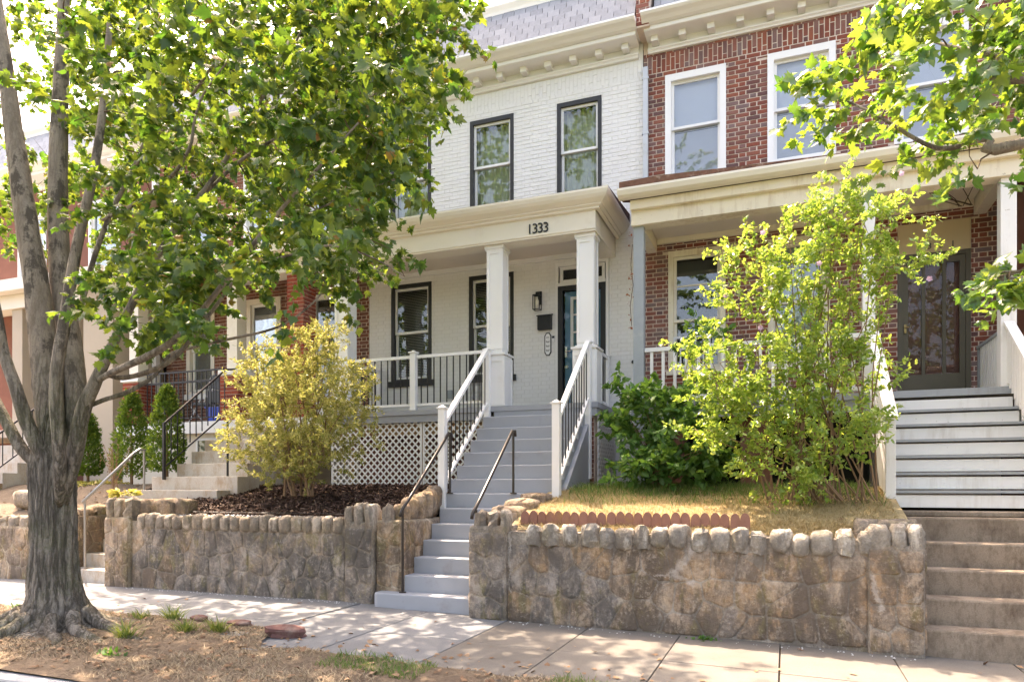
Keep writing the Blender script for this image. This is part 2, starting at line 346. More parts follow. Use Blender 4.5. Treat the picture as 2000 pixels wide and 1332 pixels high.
ramp_mat("variegated_leaf", [(0, (.09, .15, .03)), (.3, (.24, .29, .07)), (.55, (.44, .42, .15)), (.85, (.62, .55, .27)), (1, (.42, .40, .10))], .5, .38, ((.44, .45, .08), (.68, .62, .20)), .35)
ramp_mat("cedar_leaf", [(0, (.04, .085, .018)), (.6, (.085, .16, .028)), (1, (.17, .25, .04))], .6, .3, ((.16, .30, .03), (.34, .46, .05)), .2)
ramp_mat("grass_green", [(0, (.06, .12, .03)), (.6, (.11, .18, .045)), (1, (.22, .24, .09))], .6, .3, ((.12, .26, .04), (.26, .36, .07)), .2)
ramp_mat("grass_dry", [(0, (.34, .25, .12)), (.5, (.46, .35, .18)), (1, (.56, .45, .26))], .8, .25, ((.42, .33, .15), (.55, .44, .22)), .15)
ramp_mat("liriope", [(0, (.06, .12, .035)), (.6, (.12, .19, .05)), (.85, (.30, .30, .07)), (1, (.40, .34, .12))], .5, .3, ((.16, .28, .05), (.40, .42, .08)), .3)
ramp_mat("strip_straw", [(0, (.20, .145, .10)), (.5, (.34, .26, .165)), (1, (.46, .37, .24))], .85)
ramp_mat("mulch_chip", [(0, (.03, .018, .014)), (.45, (.075, .042, .032)), (.8, (.13, .075, .055)), (1, (.24, .17, .13))], .8)
ramp_mat("gravel_white", [(0, (.45, .45, .45)), (1, (.7, .7, .69))], .7)
ramp_mat("dead_leaf", [(0, (.16, .085, .05)), (.5, (.27, .16, .09)), (1, (.36, .24, .15))], .8)
ramp_mat("hosta_leaf", [(0, (.26, .30, .05)), (.6, (.46, .40, .09)), (1, (.50, .36, .14))], .5, .3, ((.42, .42, .06), (.6, .5, .12)))
ramp_mat("pink_petal", [(0, (.55, .33, .48)), (1, (.68, .50, .62))], .6, .3, ((.6, .4, .55), (.7, .5, .65)))
ramp_mat("red_vine", [(0, (.34, .09, .05)), (1, (.42, .16, .08))], .6, .3, ((.4, .12, .05), (.5, .2, .08)))
def bark(name, lo, hi):
    """furrowed bark near the ground that gives way to smooth grey-tan bark on the limbs"""
    m, nt, o = newmat(name); v2 = pos(nt)
    warp = nd(nt, "ShaderNodeVectorMath", {0: nd(nt, "ShaderNodeTexNoise", {"Vector": v2, "Scale": 7.0, "Detail": 6.0}).outputs["Color"], 1: (.10, .10, .05)}, operation='MULTIPLY').outputs[0]
    v = nd(nt, "ShaderNodeVectorMath", {0: pos(nt, (1, 1, .075)), 1: warp}, operation='ADD').outputs[0]
    w = nd(nt, "ShaderNodeTexVoronoi", {"Vector": v, "Scale": 23.0}, feature='DISTANCE_TO_EDGE').outputs["Distance"]
    n1 = noise(nt, v2, 4, 6, .7); n2 = noise(nt, v2, 42, 7, .8); n3 = noise(nt, v2, 1.7, 4); n5 = noise(nt, pos(nt, (9, 9, 1.2)), 1.0, 6, .7)
    z = nd(nt, "ShaderNodeSeparateXYZ", {0: v2}).outputs[2]
    hf = ramp(nt, mth(nt, 'ADD', mth(nt, 'MULTIPLY', z, .25), mth(nt, 'MULTIPLY', n1, .3)), [(lo, (0, 0, 0)), (hi, (1, 1, 1))])
    rg = nd(nt, "ShaderNodeTexNoise", {"Vector": nd(nt, "ShaderNodeVectorMath", {0: pos(nt, (13, 13, 1.5)), 1: nd(nt, "ShaderNodeVectorMath", {0: warp}, operation='SCALE').outputs[0]}, operation='ADD').outputs[0], "Scale": 1.0, "Detail": 7.0, "Roughness": .62}).outputs["Fac"]
    rdg = mth(nt, 'ABSOLUTE', mth(nt, 'SUBTRACT', rg, .5))
    crack = mth(nt, 'MAXIMUM', ramp(nt, rdg, [(.0, (1, 1, 1)), (.035, (.45, .45, .45)), (.09, (0, 0, 0))]), mth(nt, 'MULTIPLY', ramp(nt, w, [(.0, (1, 1, 1)), (.14, (0, 0, 0))]), .4))
    rough = mixc(nt, n1, (.22, .19, .155), (.38, .335, .28))
    rough = mixc(nt, mth(nt, 'MULTIPLY', crack, .6), rough, (.04, .036, .03))
    rough = mixc(nt, mth(nt, 'MULTIPLY', ramp(nt, mth(nt, 'MULTIPLY', n3, n2), [(.22, (0, 0, 0)), (.33, (1, 1, 1))]), .55), rough, (.15, .165, .08))
    smo = mixc(nt, ramp(nt, n5, [(.35, (0, 0, 0)), (.65, (1, 1, 1))]), (.25, .205, .16), (.42, .36, .295))
    smo = mixc(nt, mth(nt, 'MULTIPLY', ramp(nt, mth(nt, 'MULTIPLY', n5, n1), [(.26, (0, 0, 0)), (.31, (1, 1, 1))]), .8), smo, (.06, .05, .042))
    smo = mixc(nt, mth(nt, 'MULTIPLY', crack, .35), smo, (.09, .075, .06))
    col = mixc(nt, hf, rough, smo)
    col = mixc(nt, mth(nt, 'MULTIPLY', ramp(nt, n2, [(.5, (0, 0, 0)), (.66, (1, 1, 1))]), .3), col, (.07, .06, .05))
    bh = mth(nt, 'MULTIPLY', mth(nt, 'SUBTRACT', 1.0, crack), mth(nt, 'SUBTRACT', 1.0, mth(nt, 'MULTIPLY', hf, .9)))
    fin(nt, o, col, .95, .12, 0, mth(nt, 'ADD', bh, mth(nt, 'MULTIPLY', n2, .55)), 1.0, .022); M[name] = m
bark("bark_trunk", .66, .86); M["bark_limb"] = M["bark_trunk"]
M["twig"] = plain("twig_bark", (.11, .075, .05), .9, .1, 0, .3, 20)
M["stem_tan"] = plain("shrub_stem", (.22, .14, .085), .9, .1, 0, .3, 20)

# ================================================================== GROUND
def gz(x): return -0.016 * max(0.0, x + 5.0) if x < 3 else -0.128
def sheet(name, x0, x1, y0, y1, nx, ny, zf, mat, kind='structure', parent=None):
    m = MB(); vs = []; fs = []
    for j in range(ny + 1):
        for i in range(nx + 1):
            x = x0 + (x1 - x0) * i / nx
            ya = y0(x) if callable(y0) else y0; yb = y1(x) if callable(y1) else y1
            y = ya + (yb - ya) * j / ny; vs.append((x, y, zf(x, y)))
    for j in range(ny):
        for i in range(nx):
            a = j * (nx + 1) + i; fs.append((a, a + 1, a + nx + 2, a + nx + 1))
    m.add(vs, fs); return m.build(name, mat, parent, smooth=True, kind=kind)
sheet('ground', -260, 260, -260, 260, 4, 4, lambda x, y: -.34, M["far_ground"])
sheet('road', -60, 60, -5.2, 3.54, 40, 4, lambda x, y: gz(x) - .15 + .01 * math.sin(y), M["asphalt"])
kb = bpy.data.objects.new("kerb", None); link(kb, None, (-4, 3.6, 0)); kb["kind"] = "structure"
for i in range(16):                                 # kerb stones
    x0 = -20 + i * 2.0; xm = x0 + 1
    bx(x0 + .004, x0 + 1.996, 3.54, 3.70 + .004 * (i % 3), gz(xm) - .3, gz(xm) - .004).build('kerb_stone', M["kerb"], kb, bev=.02)
def strip_top(x):                                   # edge between planting strip and the walk
    e = 5.12 + .04 * math.sin(x * 3.1) + .03 * math.sin(x * 7.7 + 1)
    if x < -4.4: e += .62 * min(1, (-4.4 - x) / .35)
    return e
def strip_z(x, y):
    d = math.hypot(x + 6.63, y - 4.8)
    return gz(x) + .012 + .07 * math.exp(-(d / 1.0) ** 2) + .016 * math.sin(x * 5.3) * math.sin(y * 6.1) * (1 if y > 3.8 else .2)
sheet('planting_strip', -20, 12, 3.655, strip_top, 260, 16, strip_z, M["strip_soil"])
sheet('walk_base', -24, 14, 4.9, 7.6, 60, 3, lambda x, y: gz(x) - .03, M["strip_soil"])
walk = bpy.data.objects.new("sidewalk", None); link(walk, None, (-3, 6, 0)); walk["kind"] = "structure"
xs = [-22.9 + .98 * i for i in range(17)] + [-5.85, -4.87, -3.88, -2.85, -1.93, -.99, -.05, .89, 1.84, 2.8, 3.75, 4.7, 5.7, 6.7, 7.7]
for i in range(len(xs) - 1):
    xa, xb = xs[i], xs[i + 1]
    for ya, yb in ((4.97, 6.09), (6.095, 7.52)):
        zt = R.uniform(-.003, .003) + (.008 if i % 5 == 2 else 0); sk = .03
        m = MB(); q = [(xa + .006, ya), (xb - .006, ya), (xb - .006, yb), (xa + .006, yb)]
        vs = [(x, y, gz(x) - .1) for x, y in q] + [(x, y, gz(x) + zt) for x, y in q]
        m.add(vs, [(0,3,2,1),(4,5,6,7),(0,1,5,4),(1,2,6,5),(2,3,7,6),(3,0,4,7)])
        m.build('slab', M["walk_new"] if xb < -2.8 else M["walk_old"], walk, bev=.006)
# the other side of the street (seen only in the window panes)
sheet('far_walk', -60, 60, -8.2, -5.2, 10, 2, lambda x, y: gz(x) - .004, M["walk_old"])
sheet('far_lawn', -60, 60, -16, -8.2, 10, 2, lambda x, y: gz(x) + .03, M["far_ground"])

# ------------------------------------------------------------------ yards
def yardL(x, y): return .93 + .50 * min(1, max(0, (y - 7.6) / 2.0)) ** .8 + .012 * math.sin(5 * x) * math.sin(6 * y)
def yardR(x, y): return .90 + .50 * min(1, max(0, (y - 7.45) / 1.7)) ** .7 + .012 * math.sin(6 * x + 1) * math.sin(5 * y)
sheet('mulch_yard', -8.95, -4.7, 7.72, 10.6, 60, 40, yardL, M["mulch_bed"])
sheet('dry_yard', -2.95, 1.12, 7.5, 11.5, 60, 50, yardR, M["dry_lawn"])
def yardLL(x, y): return .86 + .62 * min(1, max(0, (y - 7.7) / 1.6)) ** .8 + .015 * math.sin(4 * x) * math.sin(6 * y)
sheet('left_yard', -24, -10.22, 7.72, 11.6, 60, 24, yardLL, M["left_bed"])
sheet('left_path_bed', -10.22, -8.9, 8.6, 10.4, 8, 8, lambda x, y: 1.02 + .2 * min(1, (y - 8.6)), M["left_bed"])
sheet('inner_bed', -12.7, -9.6, 9.0, 11.6, 8, 8, lambda x, y: 1.33 + .05 * (y - 9), M["left_bed"])
sheet('right_yard', 2.78, 12, 7.5, 11.6, 10, 10, yardR, M["dry_lawn"])

# ================================================================== STONE WALLS
def clip(poly, nx, ny, d):
    out = []
    for i in range(len(poly)):
        a, b = poly[i], poly[(i + 1) % len(poly)]
        da, db = a[0] * nx + a[1] * ny - d, b[0] * nx + b[1] * ny - d
        if da <= 0: out.append(a)
        if (da < 0 < db) or (db < 0 < da):
            t = da / (da - db); out.append((a[0] + (b[0] - a[0]) * t, a[1] + (b[1] - a[1]) * t))
    return out
def cells(u0, u1, z0, z1, nu, nz, rr, ax=1.0):
    pts = []
    for j in range(nz):
        for i in range(nu):
            pts.append((u0 + (u1 - u0) * (i + .5 * (j % 2) * .9 + rr.uniform(.15, .85)) / (nu + .4), z0 + (z1 - z0) * (j + rr.uniform(.2, .8)) / nz))
    res = []
    for k, p in enumerate(pts):
        poly = [(u0, z0), (u1, z0), (u1, z1), (u0, z1)]
        for l, q in enumerate(pts):
            if l == k or abs(p[0] - q[0]) > 4 * (u1 - u0) / nu: continue
            nx, ny = q[0] - p[0], (q[1] - p[1]); 
            d = (q[0] ** 2 - p[0] ** 2 + q[1] ** 2 - p[1] ** 2) / 2
            poly = clip(poly, nx, ny, d)
            if len(poly) < 3: break
        if len(poly) >= 3: res.append(poly)
    return res
def shrink(poly, g):
    cx = sum(p[0] for p in poly) / len(poly); cz = sum(p[1] for p in poly) / len(poly); out = []
    for x, z in poly:
        d = math.hypot(x - cx, z - cz) or 1; k = max(.3, 1 - g / d * 1.25); out.append((cx + (x - cx) * k, cz + (z - cz) * k))
    return out, (cx, cz)
def soften(poly, rr):                               # knock the corners off
    out = []
    for i in range(len(poly)):
        a, b, c = poly[i - 1], poly[i], poly[(i + 1) % len(poly)]
        t = rr.uniform(.06, .16)
        out.append((b[0] + (a[0] - b[0]) * t, b[1] + (a[1] - b[1]) * t)); out.append((b[0] + (c[0] - b[0]) * t, b[1] + (c[1] - b[1]) * t))
    return out
def stone_face(parent, polys, mp, mat, rr, gap=.003, proud=.013, name='stone'):
    """mp(u, z, out) -> world point; out = distance in front of the mortar face"""
    for poly in polys:
        p, c = shrink(poly, gap + rr.uniform(0, .006))
        if len(p) < 3: continue
        area = abs(sum(p[i][0] * p[(i + 1) % len(p)][1] - p[(i + 1) % len(p)][0] * p[i][1] for i in range(len(p)))) / 2
        if area < .0012: continue
        p = soften(p, rr); n = len(p); h = proud * rr.uniform(.4, 1.2); tx, tz = rr.uniform(-.05, .05), rr.uniform(-.06, .06)
        vs = [mp(x, z, -.004) for x, z in p]
        vs += [mp(c[0] + (x - c[0]) * .95, c[1] + (z - c[1]) * .95, h * rr.uniform(.35, .6)) for x, z in p]
        vs += [mp(c[0] + (x - c[0]) * .82, c[1] + (z - c[1]) * .82, h * rr.uniform(.8, 1.15) + (x - c[0]) * tx + (z - c[1]) * tz) for x, z in p]
        vs.append(mp(c[0], c[1], h * rr.uniform(.9, 1.4)))
        fs = [(i, (i + 1) % n, (i + 1) % n + n, i + n) for i in range(n)] + [(i + n, (i + 1) % n + n, (i + 1) % n + 2 * n, i + 2 * n) for i in range(n)]
        fs += [(i + 2 * n, (i + 1) % n + 2 * n, 3 * n) for i in range(n)]
        m = MB(); m.add(vs, fs); o = m.build(name, mat(c[0], c[1]) if callable(mat) else mat, parent, smooth=True)
def lump(name, w, d, h, seed, mat, nu=10, nv=7, pw=.55, rough=.16):
    rr = random.Random(seed); m = MB(); vs = [(0, 0, 0)]; 
    ph = [(rr.uniform(0, 6), rr.uniform(1, 3), rr.uniform(0, 6), rr.uniform(1, 3)) for _ in range(4)]
    for j in range(1, nv):
        for i in range(nu):
            t = 2 * math.pi * i / nu; f = math.pi * j / nv
            cx = math.copysign(abs(math.cos(t)) ** pw, math.cos(t)) * abs(math.sin(f)) ** pw
            cy = math.copysign(abs(math.sin(t)) ** pw, math.sin(t)) * abs(math.sin(f)) ** pw
            cz = -math.copysign(abs(math.cos(f)) ** pw, math.cos(f))
            k = 1 + rough * sum(math.sin(a + b * t * 1.0 * 2 + c + e * f * 1.3) for a, b, c, e in [(q[0], round(q[1]), q[2], q[3]) for q in ph]) / 4 + rr.uniform(-.06, .06)
            vs.append((cx * w / 2 * k, cy * d / 2 * k, h / 2 + cz * h / 2 * (1 + (k - 1) * .6)))
    vs.append((0, 0, h * rr.uniform(.95, 1.08)))
    fs = []
    for i in range(nu):
        fs.append((0, 1 + (i + 1) % nu, 1 + i))
        for j in range(nv - 2):
            a = 1 + j * nu + i; b = 1 + j * nu + (i + 1) % nu; fs.append((a, b, b + nu, a + nu))
        a = 1 + (nv - 2) * nu
        fs.append((a + i, a + (i + 1) % nu, len(vs) - 1))
    m.add(vs, fs); return m.mesh(name, mat, smooth=True)
def crag(name, seed, mat):
    """angular upright stone with a broken, peaked top"""
    rr_ = random.Random(seed); n = rr_.choice((6, 7, 8)); vs = []; lv = [(0, .86), (.3, 1.0), (.6, .97), (.82, .86), (.97, .56)]
    ox, oy = rr_.uniform(-.2, .2), rr_.uniform(-.15, .15); a0 = rr_.uniform(0, 6)
    for h, k in lv:
        for i in range(n):
            t = a0 + 2 * math.pi * i / n; q = k * rr_.uniform(.8, 1.14); e = .5
            x = math.copysign(abs(math.cos(t)) ** .75, math.cos(t)); y = math.copysign(abs(math.sin(t)) ** .75, math.sin(t))
            vs.append((e * x * q + ox * h * h, e * y * q + oy * h * h, h + rr_.uniform(-.09, .09)))
    vs.append((ox, oy, 1.0 + rr_.uniform(0, .08))); N_ = len(lv)
    fs = [(j * n + i, j * n + (i + 1) % n, (j + 1) * n + (i + 1) % n, (j + 1) * n + i) for j in range(N_ - 1) for i in range(n)] + [((N_ - 1) * n + i, (N_ - 1) * n + (i + 1) % n, N_ * n) for i in range(n)]
    return MB().add(vs, fs).mesh(name, mat, smooth=False)
LUMP = {k: [lump('coping_stone', 1, 1, 1, s_, M[k]) for s_ in range(10, 18)] for k in ("coping_pale", "coping_tan", "stone_grey", "stone_tan")}
LUMP["coping_pale"] = LUMP["coping_pale"][:6] + [crag('coping_stone', s_, M["coping_pale"]) for s_ in range(30, 42)]
LUMP["coping_round"] = LUMP["coping_tan"]
LUMP["coping_tan"] = LUMP["coping_tan"][:4] + [crag('coping_stone', s_, M["coping_tan"]) for s_ in range(50, 56)]
def cop(parent, kind, x, y, z, w, d, h, rz=0, tilt=0, name='coping_stone'):
    return inst(name, R.choice(LUMP[kind]), (x, y, z), parent, (tilt, R.uniform(-.06, .06), rz), (w, d, h))
fy = lambda Y: (lambda u, z, o: (u, Y - o, z))

# --- wall in front of the mulch bed
rr = random.Random(3)
WLt = thing('retaining_wall', 'grey-brown stone retaining wall below the mulch bed with a row of rounded coping stones', 'wall', (-7, 7.5, 0))
m = MB(); m.box(-8.72, -5.12, 7.44, 7.85, -.12, .95); m.build('mortar_core', M["wall_mortar"], WLt)
pl_ = cells(-8.72, -5.12, -.06, .84, 16, 3, rr)
stone_face(WLt, pl_, fy(7.44), lambda x, z: M["stone_tan"] if rr.random() < max(.05, (-6.6 - x) * .28) else M["stone_grey"], rr)
pl = bx(-5.12, -4.72, 7.42, 7.95, -.12, 1.0).build('pier', M["wall_mortar"], WLt, bev=.035)
stone_face(pl, cells(-5.11, -4.73, -.06, .92, 2, 4, rr), fy(7.42), M["stone_grey"], rr)
pf = bx(-9.20, -8.72, 7.38, 7.9, -.12, 1.0).build('pier', M["wall_mortar_pale"], WLt, bev=.035)
stone_face(pf, cells(-9.19, -8.73, -.06, .98, 2, 5, rr), fy(7.38), M["stone_tan"], rr)
sk = bx(-4.72, -4.34, 7.5, 8.75, -.12, 1.02).build('cheek_wall', M["wall_mortar_pale"], WLt, bev=.04)
stone_face(sk, cells(7.52, 8.7, .1, 1.0, 6, 3, rr), lambda u, z, o: (-4.34 + o, u, z), M["stone_tan"], rr)
stone_face(sk, cells(-4.71, -4.36, -.06, 1.0, 2, 4, rr), fy(7.5), M["stone_tan"], rr)
x = -8.62
while x < -5.16:
    w = rr.uniform(.145, .20); cop(WLt, "coping_round", x + w / 2, 7.50 + rr.uniform(-.01, .01), .83, w, .2, rr.uniform(.20, .235), rr.uniform(-.1, .1)); x += w * .97
for x, w, h, z in ((-5.06, .13, .34, .86), (-4.92, .15, .36, .88), (-4.76, .15, .36, .86), (-4.58, .13, .36, .86)):
    cop(WLt, "coping_tan", x, 7.53 + (.06 if x > -4.7 else 0), z, w, .24, h)
for y, z, h in ((7.75, .9, .32), (7.92, .95, .34), (8.1, .98, .36), (8.28, 1.0, .36), (8.46, 1.03, .36), (8.63, 1.1, .36)):
    cop(WLt, "stone_tan", -4.47 + R.uniform(-.04, .03), y, z, .22, .2, h)
for x, w in ((-9.12, .14), (-8.97, .15), (-8.80, .2)): cop(WLt, "coping_tan", x, 7.5, .96, w, .24, .3 + R.uniform(0, .04))
for x, y, w in ((-8.72, 7.7, .36), (-8.45, 7.78, .4), (-8.2, 7.9, .28)): cop(WLt, "stone_tan", x, y, .96, w, .3, .3)
# --- wall left of the next stair
WFt = thing('retaining_wall', 'low tan rubble wall partly hidden behind the tree trunk', 'wall', (-13, 7.5, 0))
bx(-24, -10.25, 7.42, 7.85, -.12, .82).build('mortar_core', M["wall_mortar_pale"], WFt)
stone_face(WFt, cells(-14.5, -10.25, -.06, .8, 14, 3, rr), fy(7.42), M["stone_tan"], rr)
x = -14.4
while x < -10.3:
    w = rr.uniform(.15, .24); cop(WFt, "coping_tan", x + w / 2, 7.56, .74, w, .28, rr.uniform(.2, .28)); x += w + .02
ck = bx(-10.55, -10.2, 7.55, 9.0, -.1, .98).build('cheek_wall', M["wall_mortar_pale"], WFt)
stone_face(ck, cells(7.57, 9.0, .0, .98, 6, 4, rr), lambda u, z, o: (-10.2 + o, u, z), M["stone_tan"], rr)
for y, z in ((7.7, .8), (7.95, .84), (8.2, .88), (8.45, .94), (8.7, 1.0)): cop(WFt, "stone_tan", -10.36, y, z, .3, .26, .26)
cop(WFt, "coping_tan", -11.9, 8.2, 1.06, .6, .4, .32); cop(WFt, "coping_tan", -12.2, 8.35, 1.1, .4, .4, .26)
# --- wall below the dry lawn
WRt = thing('retaining_wall', 'ochre-stained stone retaining wall below the dry lawn with pale jagged coping stones', 'wall', (-1, 7.3, 0))
rr = random.Random(11)
bx(-2.86, .70, 7.22, 7.62, -.25, .935).build('mortar_core', M["wall_mortar"], WRt)
zb = lambda x: gz(x) - .03
stone_face(WRt, cells(-2.86, .70, -.06, .80, 14, 3, rr), fy(7.22), lambda x, z: M["stone_grey"] if rr.random() < .6 - (x + 2.8) * .27 else M["stone_tan"], rr)
pr = bx(-3.30, -2.86, 7.15, 7.72, -.2, 1.0).build('pier', M["wall_mortar"], WRt, bev=.035)
stone_face(pr, cells(-3.29, -2.87, -.04, .93, 2, 4, rr), fy(7.15), M["stone_grey"], rr)
stone_face(pr, cells(7.17, 7.7, -.04, .95, 2, 4, rr), lambda u, z, o: (-3.30 - o, u, z), M["stone_grey"], rr)
pe = bx(.70, 1.16, 7.17, 7.75, -.25, .9).build('pier', M["wall_mortar"], WRt, bev=.035)
stone_face(pe, cells(.71, 1.15, -.08, .86, 2, 4, rr), fy(7.17), M["stone_tan"], rr)
stone_face(pe, cells(7.19, 7.73, -.05, .88, 2, 4, rr), lambda u, z, o: (1.16 + o, u, z), M["stone_tan"], rr)
bx(-3.30, -2.95, 7.72, 8.68, -.1, 1.12).build('cheek_wall', M["wall_mortar"], WRt)
x = -2.66
while x < .62:
    w = rr.uniform(.165, .215); cop(WRt, "coping_pale", x + w / 2, 7.275 + rr.uniform(-.015, .01), .785 + rr.uniform(-.025, .02), w, .22, rr.uniform(.21, .25), rr.uniform(-.6, .6), rr.uniform(-.12, .12)); x += w * .97 + rr.uniform(.0, .02)
for x, w in ((-3.2, .15), (-3.03, .16), (-2.88, .11)): cop(WRt, "coping_tan", x, 7.27, .93, w, .26, .24)
for x, w in ((.78, .2), (.95, .15), (1.09, .15)): cop(WRt, "coping_pale", x, 7.28, .82, w, .24, .27)
for x, w in ((.72, .26), (.95, .3), (1.08, .2)): cop(WRt, "coping_tan", x, 7.6, .88, w, .26, .24)
for x, y, w, z in ((-3.12, 7.95, .42, .98), (-3.05, 8.25, .46, 1.06), (-2.98, 8.52, .4, 1.13)): cop(WRt, "stone_tan", x, y, z, w, .36, .22)
# pale cement smear and strip on the face
def smear(poly, Y, name, parent):
    q_ = []
    for i in range(len(poly)):
        a, b = poly[i], poly[(i + 1) % len(poly)]
        for k in range(4): t = k / 4; q_.append((a[0] + (b[0] - a[0]) * t + R.uniform(-.012, .012), a[1] + (b[1] - a[1]) * t + R.uniform(-.012, .012)))
    poly = q_
    m = MB(); n = len(poly); cx = sum(p[0] for p in poly) / n; cz = sum(p[1] for p in poly) / n
    m.add([(x, Y + .02, z) for x, z in poly] + [(x, Y - .003, z) for x, z in poly] + [(cx, Y - .01, cz)],
          [(i, (i + 1) % n, (i + 1) % n + n, i + n) for i in range(n)] + [(i + n, (i + 1) % n + n, 2 * n) for i in range(n)])
    return m.build(name, M["patch"], parent, smooth=True)
def px_poly(pts, Y): return [(at(x, y, Y).x, at(x, y, Y).z) for x, y in pts]
# scalloped edging behind the coping
ed = thing('garden_edging', 'row of reddish scalloped edging tiles behind the coping of the dry lawn wall', 'edging', (-1.9, 7.6, .9))
poly = [(-.0485, 0), (.0485, 0), (.0485, .08)] + [(.0485 * math.cos(t), .08 + .055 * math.sin(t)) for t in [math.pi * k / 8 for k in range(1, 8)]] + [(-.0485, .08)]
em = MB().prism(poly, -.016, .016, 'y').mesh('scallop_tile', M["scallop"])
for i in range(25):
    x = -2.80 + i * .0985 * 1.02
    inst('scallop_tile', em, (x, 7.62 + .02 * math.sin(i * .7), .965 + .006 * math.sin(i * 1.9)), ed, (R.uniform(-.08, .02), R.uniform(-.03, .03), R.uniform(-.05, .05)), (1, 1, 1.4))

# ================================================================== STEPS
st = thing('front_steps', 'grey painted concrete steps rising from the sidewalk to the white porch', 'steps', (-3.7, 8, 0))
YK = [7.30 + .2346 * (k - 1) for k in range(1, 15)]; ZK = [.16 + .197 * (k - 1) for k in range(1, 15)]
for k in range(13):
    xl, xr = (-4.335, -3.30) if k < 6 else (-4.42, -2.80)
    if k == 0: xl = -4.64
    y1 = YK[k + 1] if k < 12 else 10.36
    if k == 0:
        m = MB(); m.prism([(xl + .07, YK[0]), (xr, YK[0]), (xr, y1), (xl, y1), (xl, YK[0] + .08), (xl + .02, YK[0] + .02)], -.12, ZK[0], 'z')
    else:
        m = bx(xl, xr, YK[k], y1, ZK[k] - .30, ZK[k])
    m.build('step', M["grey_step"], st, bev=.014)
ss = MB(); ss.prism([(8.72, 1.0), (8.72, 1.10), (10.28, 2.42), (10.28, 1.0)], -2.80, -2.74, 'x'); ss.build('side_wall', M["grey_step"], st)
ss = MB(); ss.prism([(8.72, 1.0), (8.72, 1.10), (10.28, 2.42), (10.28, 1.0)], -4.46, -4.42, 'x'); ss.build('side_wall', M["grey_step"], st)
s2 = thing('front_steps', 'worn tan concrete steps at the right edge below white wooden stairs', 'steps', (2, 8, 0))
for k in range(5):
    y0 = 7.30 + .29 * k; z1 = -.1 + .242 * (k + 1)
    bx(1.165, 2.95, y0, y0 + .29 if k < 4 else 8.9, z1 - .4, z1).build('step', M["step_old"], s2, bev=.02)
bx(1.17, 2.94, 8.62, 9.0, 1.112, 1.172).build('step', M["step_old"], s2, bev=.015)
s3 = thing('front_steps', 'pale concrete steps between stone piers beside the tree trunk', 'steps', (-9.7, 8, 0))
for k in range(5):
    y0 = 7.56 + .30 * k; z1 = .19 + .205 * k
    bx(-10.2, -9.2, y0, y0 + .30 if k < 4 else 9.1, z1 - .4, z1).build('step', M["step_pale"], s3, bev=.012)
s4 = thing('porch_steps', 'pale concrete porch steps behind the variegated bush', 'steps', (-9, 9.5, 1))
for k, (xa, xb) in enumerate(((-10.3, -8.3), (-9.98, -8.15), (-9.72, -8.2), (-9.68, -8.4), (-9.66, -8.4), (-9.64, -8.4))):
    y0 = 8.62 + .28 * k; z1 = 1.38 + .222 * k
    bx(xa, xb, y0, y0 + .28 if k < 5 else 10.3, 1.0, z1).build('step', M["step_pale"], s4, bev=.012)

# ================================================================== HOUSES
WY = 11.65
def wall_panel(x0, x1, z0, z1, Y, ops, reveal=.22):
    m = MB(); X = sorted({x0, x1, *[v for o in ops for v in o[:2]]}); Z = sorted({z0, z1, *[v for o in ops for v in o[2:]]})
    for i in range(len(X) - 1):
        for j in range(len(Z) - 1):
            cx, cz = (X[i] + X[i + 1]) / 2, (Z[j] + Z[j + 1]) / 2
            if any(o[0] < cx < o[1] and o[2] < cz < o[3] for o in ops): continue
            m.add([(X[i], Y, Z[j]), (X[i + 1], Y, Z[j]), (X[i + 1], Y, Z[j + 1]), (X[i], Y, Z[j + 1])], [(0, 1, 2, 3)])
    for a, b, c, d in ops:
        m.add([(a, Y, c), (b, Y, c), (b, Y, d), (a, Y, d), (a, Y + reveal, c), (b, Y + reveal, c), (b, Y + reveal, d), (a, Y + reveal, d)],
              [(0, 4, 5, 1), (1, 5, 6, 2), (2, 6, 7, 3), (3, 7, 4, 0)])
    return m
BRK = {}
